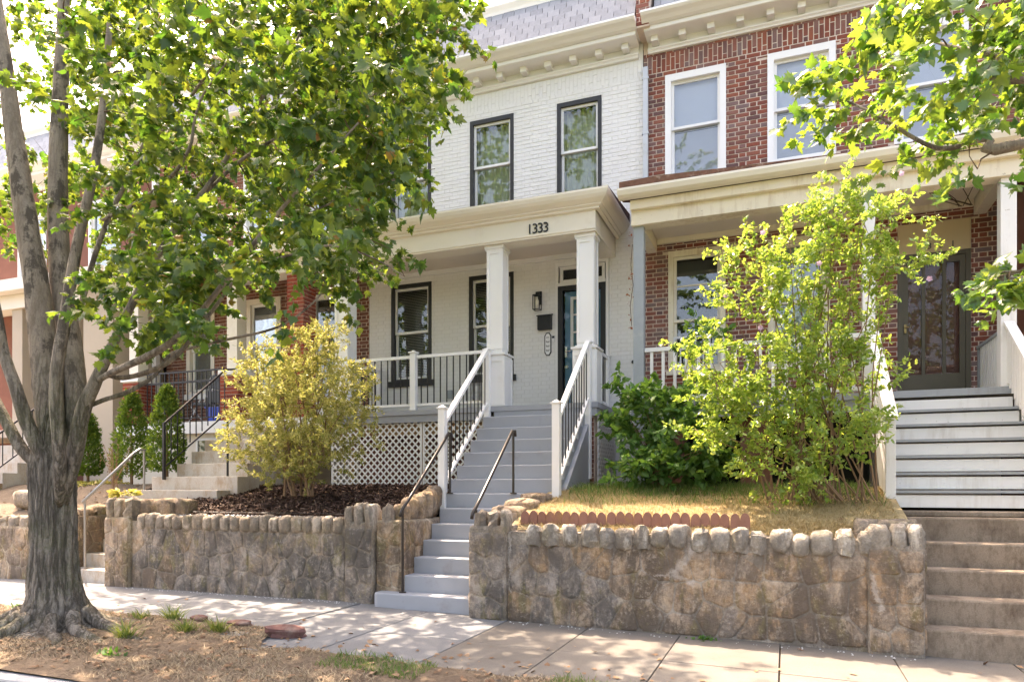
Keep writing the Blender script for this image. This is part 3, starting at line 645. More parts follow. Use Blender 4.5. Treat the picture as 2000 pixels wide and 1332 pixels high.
def bricks(parent, x0, x1, z0, z1, Y, ops, mat, score, proud=.008, joint=.011, course=.0695, soldier=None, nmax=300, zoff=0.0):
    L, H = .2, .0945; hb = course - joint; items = []
    def put(xa, xb, za, zc_):
        for a, b, c, d in ops:
            if xb > a + .001 and xa < b - .001 and zc_ > c + .003 and za < d - .003:
                if za < c - .01 or zc_ > d + .01:
                    if za < c and zc_ > c: zc_ = c - .002
                    elif za < d and zc_ > d: za = d + .002
                    if zc_ - za < .015: return
                    continue
                if xa < a - .02: xb = a - .002
                elif xb > b + .02: xa = b + .002
                else: return
        if xb - xa > .02: items.append((xa, xb, za, zc_))
    z = z0; r = 0
    while z + course <= z1 + .005:
        if soldier and soldier[0] - .02 < z < soldier[1] - .03: z += course; r += 1; continue
        x = x0 + (0 if r % 2 == 0 else L / 2 - H / 2 - (L + H + 2 * joint)); k = 0
        while x < x1:
            w = L if (k + r) % 2 == 0 else H
            xa, xb = max(x, x0), min(x + w, x1)
            if xb - xa > .02: put(xa, xb, z, z + hb)
            x += w + joint; k += 1
        z += course; r += 1
    if soldier:
        x = x0; k = 0; za, zb_ = soldier; g = joint
        while x < x1 - .03:
            xb = min(x + .06, x1); zs = za + (.2 if k % 2 == 0 else zb_ - za - .2 - g)
            put(x, xb, za, zs); put(x, xb, zs + g, zb_); x += .06 + g; k += 1
    items.sort(key=lambda b: -score((b[0] + b[1]) / 2, (b[2] + b[3]) / 2))
    rr = random.Random(5); rest = MB()
    for i, (xa, xb, za, zb_) in enumerate(items):
        dx = rr.uniform(-.0015, .0015); dy = rr.uniform(-.0025, .0025)
        if i < nmax:
            key = (mat.name, proud, round(xb - xa, 2), round(zb_ - za, 2))
            if key not in BRK:
                w, h = key[2] / 2, key[3]
                mm = MB(); e = .004
                mm.add([(-w, .01, 0), (w, .01, 0), (w, .01, h), (-w, .01, h), (-w, -proud + e, 0), (w, -proud + e, 0), (w, -proud + e, h), (-w, -proud + e, h),
                        (-w + e, -proud, e), (w - e, -proud, e), (w - e, -proud, h - e), (-w + e, -proud, h - e)],
                       [(0, 1, 5, 4), (1, 2, 6, 5), (2, 3, 7, 6), (3, 0, 4, 7), (4, 5, 9, 8), (5, 6, 10, 9), (6, 7, 11, 10), (7, 4, 8, 11), (8, 9, 10, 11)])
                BRK[key] = mm.mesh('brick', mat)
            inst('brick', BRK[key], ((xa + xb) / 2 + dx, Y + dy, za), parent)
        else:
            y = Y + dy
            rest.add([(xa, Y + .01, za), (xb, Y + .01, za), (xb, Y + .01, zb_), (xa, Y + .01, zb_), (xa, y - proud, za), (xb, y - proud, za), (xb, y - proud, zb_), (xa, y - proud, zb_)],
                     [(0, 1, 5, 4), (1, 2, 6, 5), (2, 3, 7, 6), (3, 0, 4, 7), (4, 5, 6, 7)])
    if rest.v: rest.build('brickwork', mat, parent, kind='stuff')
def ring(m, x0, x1, z0, z1, y0, y1, w, wt=None, wb=None):
    wt = w if wt is None else wt; wb = w if wb is None else wb
    m.box(x0, x0 + w, y0, y1, z0, z1); m.box(x1 - w, x1, y0, y1, z0, z1)
    if wt: m.box(x0 + w, x1 - w, y0 + .001, y1 - .001, z1 - wt, z1)
    if wb: m.box(x0 + w, x1 - w, y0 + .001, y1 - .001, z0, z0 + wb)
    return m
def window(parent, x0, x1, z0, z1, Y, fm, sm, fw=.06, back='dark', sill=None, proud=-.01, muntin=None, ztop=.5, gmat="glass", fw_out=0):
    g = .003
    f = ring(MB(), x0 - fw_out + g, x1 + fw_out - g, z0 + g, z1 + fw_out - g, Y - proud, Y + .09, fw, fw * 1.15, fw * .5).build('window', fm, parent)
    a, b, c, d = x0 - fw_out + fw, x1 + fw_out - fw, z0 + fw * .5, z1 + fw_out - fw * 1.15
    zm = c + (d - c) * ztop; s = .042
    u = ring(MB(), a + g, b - g, zm, d - g, Y + .035, Y + .07, s).build('sash', sm, f)
    l = ring(MB(), a + g, b - g, c + g, zm + .035, Y + .075, Y + .11, s, .035, .055).build('sash', sm, f)
    bx(a + s, b - s, Y + .052, Y + .056, zm + s, d - s).build('pane', M[gmat], f)
    bx(a + s, b - s, Y + .092, Y + .096, c + .055, zm).build('pane', M[gmat], f)
    if muntin:
        for t in muntin: bx(a + s, b - s, Y + .04, Y + .06, zm + (d - zm) * t - .012, zm + (d - zm) * t + .012).build('muntin', sm, f)
    if back == 'shade':
        bx(a, b, Y + .12, Y + .125, zm - .02, d).build('roller_shade', M["shade"], f)
        bx(a, b, Y + .13, Y + .135, c + .08, zm - .03).build('roller_shade', M["shade_low"], f)
    elif back == 'blind':
        m = MB(); z = c + .03
        while z < d - .02:
            m.add([(a + .02, Y + .14, z), (b - .02, Y + .14, z), (b - .02, Y + .165, z + .016), (a + .02, Y + .165, z + .016)], [(0, 1, 2, 3)]); z += .03
        m.build('blind', M["blind"], f, kind='stuff')
    elif back == 'reflection_curtain':
        m = MB(); n = 40; yy = lambda i: Y + .2 + .02 * math.sin(i * 1.1)
        for i in range(n): 
            xa, xb = a + (b - a) * i / n, a + (b - a) * (i + 1) / n
            m.add([(xa, yy(i), c), (xb, yy(i + 1), c), (xb, yy(i + 1), d), (xa, yy(i), d)], [(0, 1, 2, 3)])
        m.build('reflection_curtain', M["reflection_curtain"], f, smooth=True)
    if sill:
        bx(x0 - sill[0], x1 + sill[0], Y - .05, Y + .06, z0 - sill[1], z0 - .001).build('sill', sill[2], f, bev=.005)
    return f
def text_mesh(s, size, mat, ex=.006):
    cu = bpy.data.curves.new('digits', 'FONT'); cu.body = s; cu.size = size; cu.extrude = ex; cu.align_x = 'CENTER'; cu.resolution_u = 4
    o = bpy.data.objects.new('digits', cu); COL.objects.link(o)
    dg = bpy.context.evaluated_depsgraph_get(); me = bpy.data.meshes.new_from_object(o.evaluated_get(dg)); bpy.data.objects.remove(o)
    me.materials.clear(); me.materials.append(mat); me.name = 'digit'; return me
def cornice(parent, x0, x1, dz, mat, blocks):
    z = lambda v: v + dz
    MB().prism([(11.08, z(8.90)), (11.08, z(8.87)), (11.11, z(8.84)), (11.17, z(8.81)), (11.22, z(8.775)), (11.26, z(8.76)), (11.60, z(8.76)), (11.60, z(8.92)), (11.30, z(8.92))], x0, x1, 'x').build('cornice', mat, parent)
    MB().prism([(11.29, z(8.758)), (11.29, z(8.70)), (11.31, z(8.69)), (11.62, z(8.69)), (11.62, z(8.758))], x0 + .02, x1 - .02, 'x').build('cornice_fascia', mat, parent)
    bx(x0 + .03, x1 - .03, WY - .035, WY + .01, z(8.57), z(8.688)).build('frieze', mat, parent)
    MB().prism([(WY + .01, z(8.568)), (WY - .085, z(8.568)), (WY - .085, z(8.55)), (WY - .06, z(8.53)), (WY - .05, z(8.505)), (WY + .01, z(8.50))], x0 + .03, x1 - .03, 'x').build('frieze_moulding', mat, parent)
    bm = bx(-.055, .055, -.085, .085, 0, .085).mesh('dentil_block', mat)
    for x in blocks: inst('dentil_block', bm, (x, WY - .125, z(8.604)), parent)
def mansard(parent, x0, x1, dz, single):
    ya, za, yb, zb_ = 11.30, 8.925 + dz, 11.62, 9.80 + dz; L = math.hypot(yb - ya, zb_ - za); sl_ = math.atan2(zb_ - za, yb - ya)
    MB().prism([(ya + .015, za), (yb + .015, zb_), (yb + .4, zb_), (yb + .4, za)], x0, x1, 'x').build('mansard_deck', M["asphalt_roof"], parent)
    ew, ex, tk = .215, .128, .012
    me = bx(-.1035, .1035, -tk / 2, tk / 2, 0, ex * 1.25).mesh('slate', M["slate"]); all_ = MB(); r = 0; s_ = 0.0
    while s_ < L - .02:
        x = x0 + (0 if r % 2 == 0 else -ew / 2)
        while x < x1 - .02:
            xa, xb = max(x, x0) , min(x + ew, x1); cx = (xa + xb) / 2
            y = ya + math.cos(sl_) * s_ - .012; z = za + math.sin(sl_) * s_ + .004
            if xb - xa > .03:
                tilt = -(math.pi / 2 - sl_) + .10 + R.uniform(-.012, .012)
                if single: inst('slate', me, (cx, y, z), parent, (tilt, 0, R.uniform(-.01, .01)), ((xb - xa) / ew, 1, R.uniform(.97, 1.0)))
                else:
                    c_, s2_ = math.cos(tilt), math.sin(tilt); w = (xb - xa) / 2 - .003
                    vs = []
                    for zz in (0, ex * 1.2):
                        for xx, yy in ((-w, -.004), (w, -.004), (w, .004), (-w, .004)): vs.append((cx + xx, y + yy * c_ - zz * s2_, z + yy * s2_ + zz * c_))
                    all_.add(vs, [(0,3,2,1),(4,5,6,7),(0,1,5,4),(1,2,6,5),(2,3,7,6),(3,0,4,7)])
            x += ew
        s_ += ex; r += 1
    if not single: all_.build('slates', M["slate"], parent, kind='stuff')
    MB().prism([(yb - .10, zb_ + .17), (yb - .10, zb_ + .12), (yb - .05, zb_ + .05), (yb - .03, zb_ - .01), (yb + .3, zb_ - .01), (yb + .3, zb_ + .17)], x0 + .002, x1 - .002, 'x').build('roof_trim', M["white"], parent)
def body(parent, x0, x1, mat):
    bx(x0 + .01, x1 - .01, 12.3, 21, .2, 9.75).build('house_body', M["dark_void"], parent)  # black front paints the darkness of the unlit rooms
    bx(x0 + .02, x1 - .02, 11.9, 20.9, 9.76, 9.85).build('flat_roof', M["asphalt_roof"], parent)
def column(parent, x, y, w, z0, zp, z1, mat, pw):
    c = bx(x - w / 2, x + w / 2, y, y + w, zp + .04, z1).build('column', mat, parent, bev=.004)
    e = .012; t = .045
    m = MB(); 
    for xx in (x - w / 2, x + w / 2 - t): m.box(xx, xx + t, y - e, y - .001, zp + .10, z1 - .06)
    m.box(x - w / 2 + t, x + w / 2 - t, y - e, y - .001, z1 - .13, z1 - .06); m.box(x - w / 2 + t, x + w / 2 - t, y - e, y - .001, zp + .10, zp + .17)
    for yy in (y, y + w - t): m.box(x + w / 2 + .001, x + w / 2 + e, yy, yy + t, zp + .10, z1 - .06)
    m.build('panel_trim', mat, c)
    MB().box(x - w / 2 - .03, x + w / 2 + .03, y - .03, y + w + .03, z1 - .055, z1 - .003).box(x - w / 2 - .018, x + w / 2 + .018, y - .018, y + w + .018, z1 - .08, z1 - .056).build('capital', mat, c)
    d = (pw - w) / 2
    MB().box(x - pw / 2, x + pw / 2, y - d, y + w + d, z0, zp).build('pedestal', mat, c, bev=.004)
    MB().box(x - pw / 2 - .025, x + pw / 2 + .025, y - d - .025, y + w + d + .025, zp + .001, zp + .03).box(x - w / 2 - .02, x + w / 2 + .02, y - .02, y + w + .02, zp + .031, zp + .06).build('pedestal_cap', mat, c)
    m = MB(); yy = y - d
    for xx in (x - pw / 2, x + pw / 2 - .05): m.box(xx, xx + .05, yy - .012, yy - .001, z0 + .02, zp - .03)
    m.box(x - pw / 2 + .05, x + pw / 2 - .05, yy - .012, yy - .001, zp - .1, zp - .03).box(x - pw / 2 + .05, x + pw / 2 - .05, yy - .012, yy - .001, z0 + .02, z0 + .1)
    m.box(x + pw / 2 + .001, x + pw / 2 + .012, y - d, y - d + .05, z0 + .02, zp - .03).box(x + pw / 2 + .001, x + pw / 2 + .012, y + w + d - .05, y + w + d, z0 + .02, zp - .03)
    m.build('panel_trim', mat, c); return c
def post(parent, x, y, z0, z1, w, mat, name='newel_post'):
    p = bx(x - w / 2, x + w / 2, y - w / 2, y + w / 2, z0, z1).build(name, mat, parent, bev=.004)
    m = MB().box(x - w / 2 - .018, x + w / 2 + .018, y - w / 2 - .018, y + w / 2 + .018, z1 + .001, z1 + .022)
    k = w / 2; m.add([(x - k, y - k, z1 + .022), (x + k, y - k, z1 + .022), (x + k, y + k, z1 + .022), (x - k, y + k, z1 + .022), (x, y, z1 + .055)], [(0, 1, 4), (1, 2, 4), (2, 3, 4), (3, 0, 4)])
    m.build('post_cap', mat, p); return p
def railing(parent, p0, p1, zt, zb_, n, rm, bm, bw=.016, square=True, rw=.06, rh=.05):
    """p0, p1: (x, y, base z) ends; zt / zb_ heights of the rails above base"""
    p0, p1 = Vector(p0), Vector(p1); U = Vector((0, 0, 1))
    r = MB().bar(p0 + U * zt, p1 + U * zt, rw, rh).build('railing', rm, parent)
    MB().bar(p0 + U * zb_, p1 + U * zb_, rw * .8, rh * .8).build('lower_rail', rm, r)
    for i in range(n):
        p = p0.lerp(p1, (i + .6) / (n + .2))
        if square: MB().box(p.x - bw / 2, p.x + bw / 2, p.y - bw / 2, p.y + bw / 2, p.z + zb_, p.z + zt).build('baluster', bm, r)
        else: MB().tube([p + U * zb_, p + U * zt], bw / 2, 8).build('baluster', bm, r)
    return r
def lattice(parent, mp, u0, u1, z0, z1, mat, frame=True):
    """mp(u, z, d) -> world; two layers of slats clipped to the rectangle"""
    lp = MB()
    if True:
        for a, b, c, d in ((u0, u1, z1 - .03, z1), (u0, u1, z0, z0 + .03), (u0, u0 + .03, z0 + .03, z1 - .03), (u1 - .03, u1, z0 + .03, z1 - .03)):
            q = [(a, c), (b, c), (b, d), (a, d)]; lp.add([mp(x, z, .0) for x, z in q] + [mp(x, z, .016) for x, z in q], [(0,1,2,3),(7,6,5,4),(0,4,5,1),(1,5,6,2),(2,6,7,3),(3,7,4,0)])
    P = lp.build('lattice_panel', mat, parent); hw = .0135; sp = .122
    for lay, sg in ((0, 1), (1, -1)):
        c = u0 - (z1 - z0) if sg > 0 else u0
        e = u1 if sg > 0 else u1 + (z1 - z0)
        while c < e:
            # line u = c + sg * (z - z0)
            poly = [(u0, z0), (u1, z0), (u1, z1), (u0, z1)]; n = (1, -sg); k = c - sg * z0; w = hw * math.sqrt(2)
            poly = clip(poly, n[0], n[1], k + w); poly = clip(poly, -n[0], -n[1], -(k - w)) if len(poly) > 2 else []
            if len(poly) > 2 and max(p[1] for p in poly) - min(p[1] for p in poly) > .03:
                o0 = .002 + lay * .007; q = len(poly); m = MB()
                m.add([mp(x, z, o0) for x, z in poly] + [mp(x, z, o0 + .006) for x, z in poly], [tuple(range(q)), tuple(range(2 * q - 1, q - 1, -1))] + [(i, i + q, (i + 1) % q + q, (i + 1) % q) for i in range(q)])
                m.build('slat', mat, P)
            c += sp
    return P

# ------------------------------------------------------------------ 1333, the white house
XL, XR = -7.46, -2.20; FL = 2.70
H = thing('row_house', 'white painted brick row house numbered 1333 with black window trim and a columned porch', 'house', (-4.8, 11.65, 1.3))
ops = [(-5.34, -4.49, 6.35, 8.04), (-3.69, -2.90, 6.35, 8.04), (-7.00, -6.13, 6.35, 8.04), (-6.98, -6.12, 3.42, 5.24), (-5.36, -4.49, 3.42, 5.24), (-3.72, -2.77, 2.71, 5.29)]
wall_panel(XL, XR, 1.2, 8.9, WY, ops).build('wall', M["mortar_white"], H)
bricks(H, XL, XR, 2.72, 8.50, WY, ops, M["brick_white"], lambda x, z: (x if -4.5 < x < -2.3 else -9 + x * .1) + (2 if 6 < z < 8.2 else 0), .005, .009, soldier=(8.19, 8.48))
body(H, XL, XR, M["mortar_white"])
for (a, b, c, d), bk in zip(ops[:5], ('reflection_curtain', 'reflection_curtain', 'reflection_curtain', 'blind', 'blind')):
    window(H, a, b, c, d, WY, M["black"], M["white"], .062, bk, (.05, .11, M["black"]), .012, gmat='soft_glass')
# door with transom
dr = ring(MB(), -3.715, -2.775, 2.72, 5.285, WY - .02, WY + .1, .05, .06, 0).box(-3.66, -2.83, WY - .02, WY + .1, 4.88, 4.94).build('door_frame', M["white"], H)
ring(MB(), -3.64, -2.85, 4.945, 5.22, WY + .02, WY + .06, .05).build('transom', M["white"], dr)
bx(-3.60, -2.89, WY + .035, WY + .04, 4.99, 5.18).build('pane', M["glass"], dr)
ring(MB(), -3.664, -2.826, 2.73, 4.878, WY - .035, WY + .04, .085, .08, .03).build('storm_door_frame', M["black"], dr)
dl = bx(-3.56, -2.93, WY + .06, WY + .1, 2.74, 4.79).build('door', M["blue_door"], H)
m = ring(MB(), -3.46, -3.03, 3.80, 4.70, WY + .045, WY + .059, .05)
for z in (4.09, 4.39): m.box(-3.41, -3.08, WY + .047, WY + .058, z - .015, z + .015)
m.box(-3.255, -3.235, WY + .048, WY + .057, 3.85, 4.65); m.build('door_glazing_bars', M["white"], dl)
bx(-3.41, -3.08, WY + .053, WY + .056, 3.85, 4.65).build('pane', M["soft_glass"], dl)
for x in (-3.46, -3.22): ring(MB(), x, x + .2, 2.95, 3.62, WY + .05, WY + .059, .022).build('door_panel', M["blue_door"], dl)
bx(-3.56, -2.93, WY + .005, WY + .009, 2.78, 4.79).build('storm_glass', M["door_glass"], dl)
MB().tube([(-3.52, WY + .0, 3.75), (-3.52, WY - .05, 3.75), (-3.42, WY - .05, 3.75)], .011, 8).box(-3.54, -3.50, WY - .012, WY + .004, 3.66, 3.84).build('door_handle', M["chrome"], dl)
MB().tube([(-3.52, WY + .06, 3.5), (-3.52, WY + .02, 3.5)], .03, 10).build('door_knob', M["chrome"], dl)
# wall lantern, mailbox, plaque, doorbell, outlet
ln = MB().box(-4.06, -3.96, WY - .03, WY - .006, 4.60, 4.83).box(-4.04, -3.98, WY - .12, WY - .031, 4.75, 4.80).build('wall_lantern', M["black"], H)
m = MB(); X0, X1, Y0, Y1, Z0, Z1 = -4.08, -3.95, WY - .17, WY - .05, 4.49, 4.75; t = .012
for x in (X0, X1 - t):
    for y in (Y0, Y1 - t): m.box(x, x + t, y, y + t, Z0, Z1)
for z in (Z0, Z1 - t):
    for y in (Y0, Y1 - t): m.box(X0 + t, X1 - t, y + .001, y + t - .001, z, z + t)
    for x in (X0, X1 - t): m.box(x + .001, x + t - .001, Y0 + t, Y1 - t, z, z + t)
m.box(X0 + t, X1 - t, Y0 + t, Y1 - t, Z1 - .006, Z1 - .002); m.build('lantern_cage', M["black"], ln)
MB().tube([(-4.015, WY - .11, 4.72), (-4.015, WY - .11, 4.68), (-4.015, WY - .11, 4.64), (-4.015, WY - .11, 4.54), (-4.015, WY - .11, 4.525)], [.014, .016, .032, .028, .01], 10).build('bulb', M["bulb"], ln, smooth=True)
mb_ = bx(-4.02, -3.77, WY - .09, WY - .006, 4.15, 4.40).build('mailbox', M["black"], H, bev=.006)
MB().prism([(WY - .115, 4.38), (WY - .115, 4.395), (WY - .006, 4.43), (WY - .006, 4.402)], -4.03, -3.76, 'x').build('mailbox_lid', M["black"], mb_)
def octo(w, h, cx, cz, k): return [(cx - w, cz - h + k), (cx - w * .45, cz - h), (cx + w * .45, cz - h), (cx + w, cz - h + k), (cx + w, cz + h - k), (cx + w * .45, cz + h), (cx - w * .45, cz + h), (cx - w, cz + h - k)]
pq = MB().prism(octo(.062, .20, -3.85, 3.905, .055), WY - .018, WY - .006, 'y').build('number_plaque', M["black"], H)
MB().prism(octo(.046, .182, -3.85, 3.905, .048), WY - .021, WY - .0185, 'y').build('plaque_face', M["white"], pq)
for i, ch in enumerate("1333"):
    inst('plaque_digit', text_mesh(ch, .085, M["black"], .002), (-3.88, WY - .023, 4.02 - i * .074), pq, (math.radians(90), math.radians(90), 0))
db = bx(-3.775, -3.725, WY - .022, WY - .006, 3.93, 4.04).build('doorbell', M["plastic_white"], H)
bx(-3.773, -3.727, WY - .026, WY - .0225, 4.0, 4.038).build('doorbell_camera', M["black"], db)
bx(-5.79, -5.69, WY - .04, WY - .006, 3.05, 3.20).build('outlet_box', M["grey_post"], H)
MB().tube([(-2.36, WY - .006, 3.5), (-2.36, WY - .03, 3.5)], .03, 10).build('vent_cap', M["black"], H)
cornice(H, XL, -2.235, 0, M["white"], [-2.46 - .445 * i for i in range(11)])
mansard(H, XL, -2.27, 0, True)
bx(-2.23, -2.02, 11.23, 13, 8.75, 10.6).build('party_wall', M["mortar"], H)
bricks(H, -2.23, -2.02, 8.78, 10.58, 11.23, [], M["brick_red"], lambda x, z: 0, .008)
# porch
pf = bx(-7.42, -2.62, 10.28, 11.64, 2.62, FL).build('porch_floor', M["grey_step"], H)
bx(-7.40, -4.46, 10.30, 10.33, 2.50, 2.618).build('rim_board', M["grey_step"], pf)
bx(-2.72, -2.64, 10.30, 11.6, 2.50, 2.618).build('rim_board', M["grey_step"], pf)
bx(-4.3, -2.80, 10.29, 10.34, 2.46, 2.616).build('rim_board', M["grey_step"], pf)
for x, pw in ((-7.22, .36), (-4.33, .36), (-2.84, .36)): column(H, x, 10.38, .26, FL + .001, 3.52, 5.27, M["white"], pw)
XE0, XE1, YE = -7.60, -2.42, 10.08
# eaves: front + right side
rfm = MB()
prof = [(0, 5.82), (0, 5.79), (.02, 5.74), (.05, 5.70), (.09, 5.67), (.13, 5.645), (.13, 5.63), (.17, 5.61), (.17, 5.585), (.22, 5.57)]
vs = []; fs = []; n = len(prof)
for o, z in prof: vs += [(XE0, YE + o, z), (XE1 - o, YE + o, z), (XE1 - o, WY - .004, z)]
for i in range(n - 1):
    for j in range(2): a = 3 * i + j; fs.append((a, a + 1, a + 4, a + 3)[::-1])
rfm.add(vs, fs); rfm.build('porch_cornice', M["cream"], H)
MB().add([(XE0, YE, 5.822), (XE1, YE, 5.822), (XE1, WY - .004, 5.96), (XE0, WY - .004, 5.96)], [(0, 1, 2, 3)]).add([(XE1, YE, 5.822), (XE1, WY - .004, 5.822), (XE1, WY - .004, 5.96)], [(0, 1, 2)]).build('porch_roof', M["asphalt_roof"], H)
bm_ = bx(XE0 + .1, -2.66, 10.30, 10.62, 5.271, 5.60).build('porch_beam', M["cream"], H)
bx(XE0 + .1, -2.655, 10.285, 10.299, 5.30, 5.33).build('beam_moulding', M["cream"], bm_)
bx(-2.92, -2.661, 10.63, WY - .01, 5.272, 5.60).build('porch_side_beam', M["cream"], H)
bx(XE0 + .1, -2.93, 10.63, WY - .002, 5.42, 5.44).build('porch_ceiling', M["porch_ceiling"], H)
bx(XL + .02, -2.93, WY - .06, WY - .007, 5.34, 5.419).build('ceiling_trim', M["white"], H)
for i, ch in enumerate("1333"):
    inst('number_digit', text_mesh(ch, .215, M["black"], .008), (-3.70 + i * .088, 10.289, 5.345), bm_, (math.radians(90), 0, 0))
# porch railings
post(H, -5.80, 10.40, FL, 3.66, .10, M["white"]); post(H, -7.18, 11.55, FL, 3.62, .09, M["white"], 'rail_post'); post(H, -2.79, 11.56, FL, 3.60, .09, M["white"], 'rail_post')
railing(H, (-7.02, 10.42, FL), (-5.86, 10.42, FL), .90, .10, 9, M["white"], M["iron"])
railing(H, (-5.74, 10.42, FL), (-4.53, 10.42, FL), .90, .10, 10, M["white"], M["iron"])
railing(H, (-7.18, 10.62, FL), (-7.18, 11.49, FL), .90, .10, 7, M["white"], M["iron"])
railing(H, (-2.79, 10.71, FL), (-2.79, 11.50, FL), .88, .10, 7, M["white"], M["iron"])
# stair rails with newels
for x in (-4.40, -2.76):
    z0 = 1.14 if x < -4 else 1.18
    post(H, x, 8.70, z0, 2.50, .10, M["white"])
    railing(H, (x, 8.76, 1.36), (x, 10.24, 2.62), .98, .14, 11, M["white"], M["iron"], .018, False, .075, .045)
    post(H, x, 10.26, 1.55 if x > -4 else 2.5, 3.58, .09, M["white"], 'rail_post')
# lattice below the porch
lattice(H, lambda u, z, d: (u, 10.36 - d, z), -7.40, -5.62, 1.36, 2.56, M["lattice"])
lattice(H, lambda u, z, d: (u, 10.36 - d, z), -5.60, -4.50, 1.36, 2.56, M["lattice"])
lattice(H, lambda u, z, d: (-2.66 + d, u, z), 10.42, 11.55, 1.36, 2.56, M["lattice"], False)
bx(-7.4, -4.5, 10.45, 10.55, 2.30, 2.48).build('floor_joist', M["lumber"], H)
for x in (-7.0, -5.61): bx(x - .04, x + .04, 10.39, 10.44, 1.3, 2.3).build('lumber_post', M["lumber"], H)
bricks(H, -2.82, -2.70, 1.3, 2.5, 10.36, [], M["brick_brown"], lambda x, z: 0, .008)
bx(-2.82, -2.70, 10.362, 10.6, 1.2, 2.5).build('brick_pier', M["mortar"], H)
bx(-7.4, -2.9, 11.2, 11.3, 1.2, 2.4).build('foundation_or_shade', M["far_wall"], H)
# black handrails on the lower flight
def handrail(label, pts_post1, rail, pts_post2, mat):
    h = thing('handrail', label, 'handrail', tuple(pts_post1[0]))
    MB().tube(rail, .021, 10).build('rail', mat, h, smooth=True)
    for p in (pts_post1, pts_post2):
        a = MB().tube(p, .017, 8).build('rail_post', mat, h)
        MB().tube([Vector(p[0]) + Vector((0, 0, .001)), Vector(p[0]) + Vector((0, 0, .014))], .045, 10).build('base_plate', mat, a)
    return h
a0 = (-4.29, 7.42, .16)
handrail('black metal handrail on the left of the grey steps', [a0, (-4.29, 7.42, 1.15)], [(-4.29, 7.36, 1.08), (-4.29, 7.42, 1.17), (-4.29, 7.60, 1.30), (-4.29, 8.66, 2.16), (-4.29, 8.74, 2.16), (-4.29, 8.76, 2.10)], [(-4.29, 8.70, 1.34), (-4.29, 8.70, 2.15)], M["bronze"])
handrail('black metal handrail on the right of the grey steps', [(-3.36, 7.50, .36), (-3.36, 7.50, 1.16)], [(-3.36, 7.38, 1.06), (-3.36, 7.40, 1.12), (-3.36, 7.62, 1.29), (-3.36, 8.66, 2.16), (-3.36, 8.76, 2.17), (-3.36, 8.77, 2.10)], [(-3.36, 8.70, 1.34), (-3.36, 8.70, 2.15)], M["bronze"])
# downspout between the houses
ds = MB().box(-2.185, -2.105, WY - .10, WY - .02, 5.9, 8.30)
for z in (6.1, 7.2, 8.1): ds.box(-2.20, -2.09, WY - .105, WY - .012, z, z + .03)
ds.build('downspout', M["pipe"], H)

# ------------------------------------------------------------------ 1331, the red brick house
X0, X1 = -2.19, 2.80
G = thing('row_house', 'red brick row house numbered 1331 with weathered cream porch roof and olive storm door', 'house', (.3, 11.65, 1.3))
ow = [(-1.81, -.91, 6.42, 8.10), (-.24, .67, 6.42, 8.10), (1.50, 2.38, 6.42, 8.10), (-1.79, -.89, 3.30, 5.26), (-.26, .62, 3.30, 5.26), (1.52, 2.44, 2.72, 5.24)]
wall_panel(X0, X1, 1.2, 9.0, WY, ow).build('wall', M["mortar"], G)
def gscore(x, z):
    s_ = x * .3
    if 6.5 < z < 8.6 and x < .9: s_ += 4
    if x > 2.44 and z < 5.4: s_ += 4.5
    if z < 5.4 and -2.1 < x < -1.0 and z > 3: s_ += 3.5
    return s_
bricks(G, X0, X1, 2.72, 8.56, WY, ow, M["brick_red"], gscore, .006, .014, soldier=(8.215, 8.50))
body(G, X0, X1, M["mortar"])
for o_ in ow[:3]: window(G, *o_, WY, M["white"], M["white"], .095, 'shade', None, .03, fw_out=.03, gmat='screen_glass')
wl = window(G, *ow[3], WY, M["old_cream"], M["cream"], .085, 'dark', (.03, .06, M["old_cream"]), .02, muntin=(.55,), ztop=.42)
bx(-1.70, -.98, WY + .13, WY + .135, 4.6, 5.1).build('roller_shade', M["grey_cloth"], wl)
m = ring(MB(), -1.70, -1.12, 3.36, 3.86, WY - .03, WY - .008, .028); g_ = m.build('window_guard', M["plastic_white"], G)
for i in range(4): bx(-1.60 + i * .12, -1.58 + i * .12, WY - .025, WY - .012, 3.39, 3.83).build('guard_bar', M["plastic_white"], g_)
window(G, *ow[4], WY, M["old_cream"], M["cream"], .085, 'shade', (.03, .06, M["old_cream"]), .02)
# storm door with numbers on the panel above
bx(1.525, 2.435, WY - .012, WY + .05, 4.80, 5.235).build('door_head_panel', M["tan_panel"], G)
od = ring(MB(), 1.525, 2.435, 2.82, 4.795, WY - .02, WY + .08, .06, .06, 0).build('door_frame', M["olive"], G)
sd = ring(MB(), 1.588, 2.372, 2.83, 4.73, WY + .0, WY + .035, .07, .09, .22)
for x in (1.83, 2.09): sd.box(x, x + .045, WY + .002, WY + .033, 3.05, 4.64)
sd = sd.build('storm_door', M["olive"], G)
for a, b in ((1.66, 1.83), (1.878, 2.088), (2.138, 2.30)):
    bx(a, b, WY + .015, WY + .02, 3.05, 4.64).build('pane', M["door_glass"], sd)
inner = bx(1.56, 2.40, WY + .09, WY + .13, 2.80, 4.78).build('door', plain("inner_door_paint", (.11, .042, .03), .5), G)
MB().box(1.60, 1.63, WY - .04, WY - .001, 3.66, 3.78).tube([(1.615, WY - .02, 3.74), (1.615, WY - .06, 3.74), (1.66, WY - .06, 3.74)], .01, 8).build('door_handle', M["brass"], sd)
bx(1.46, 2.50, WY - .22, WY - .003, 2.672, 2.80).build('threshold', M["old_grey"], G)
for i, ch in enumerate("1331"):
    inst('number_digit', text_mesh(ch, .12, M["black"], .005), (1.78 + i * .145, WY - .019, 4.85), G, (math.radians(90), 0, 0))
cornice(G, X0 + .05, X1, .02, M["white"], [-1.98 + .44 * i for i in range(11)])
mansard(G, X0 + .22, X1, .02, False)
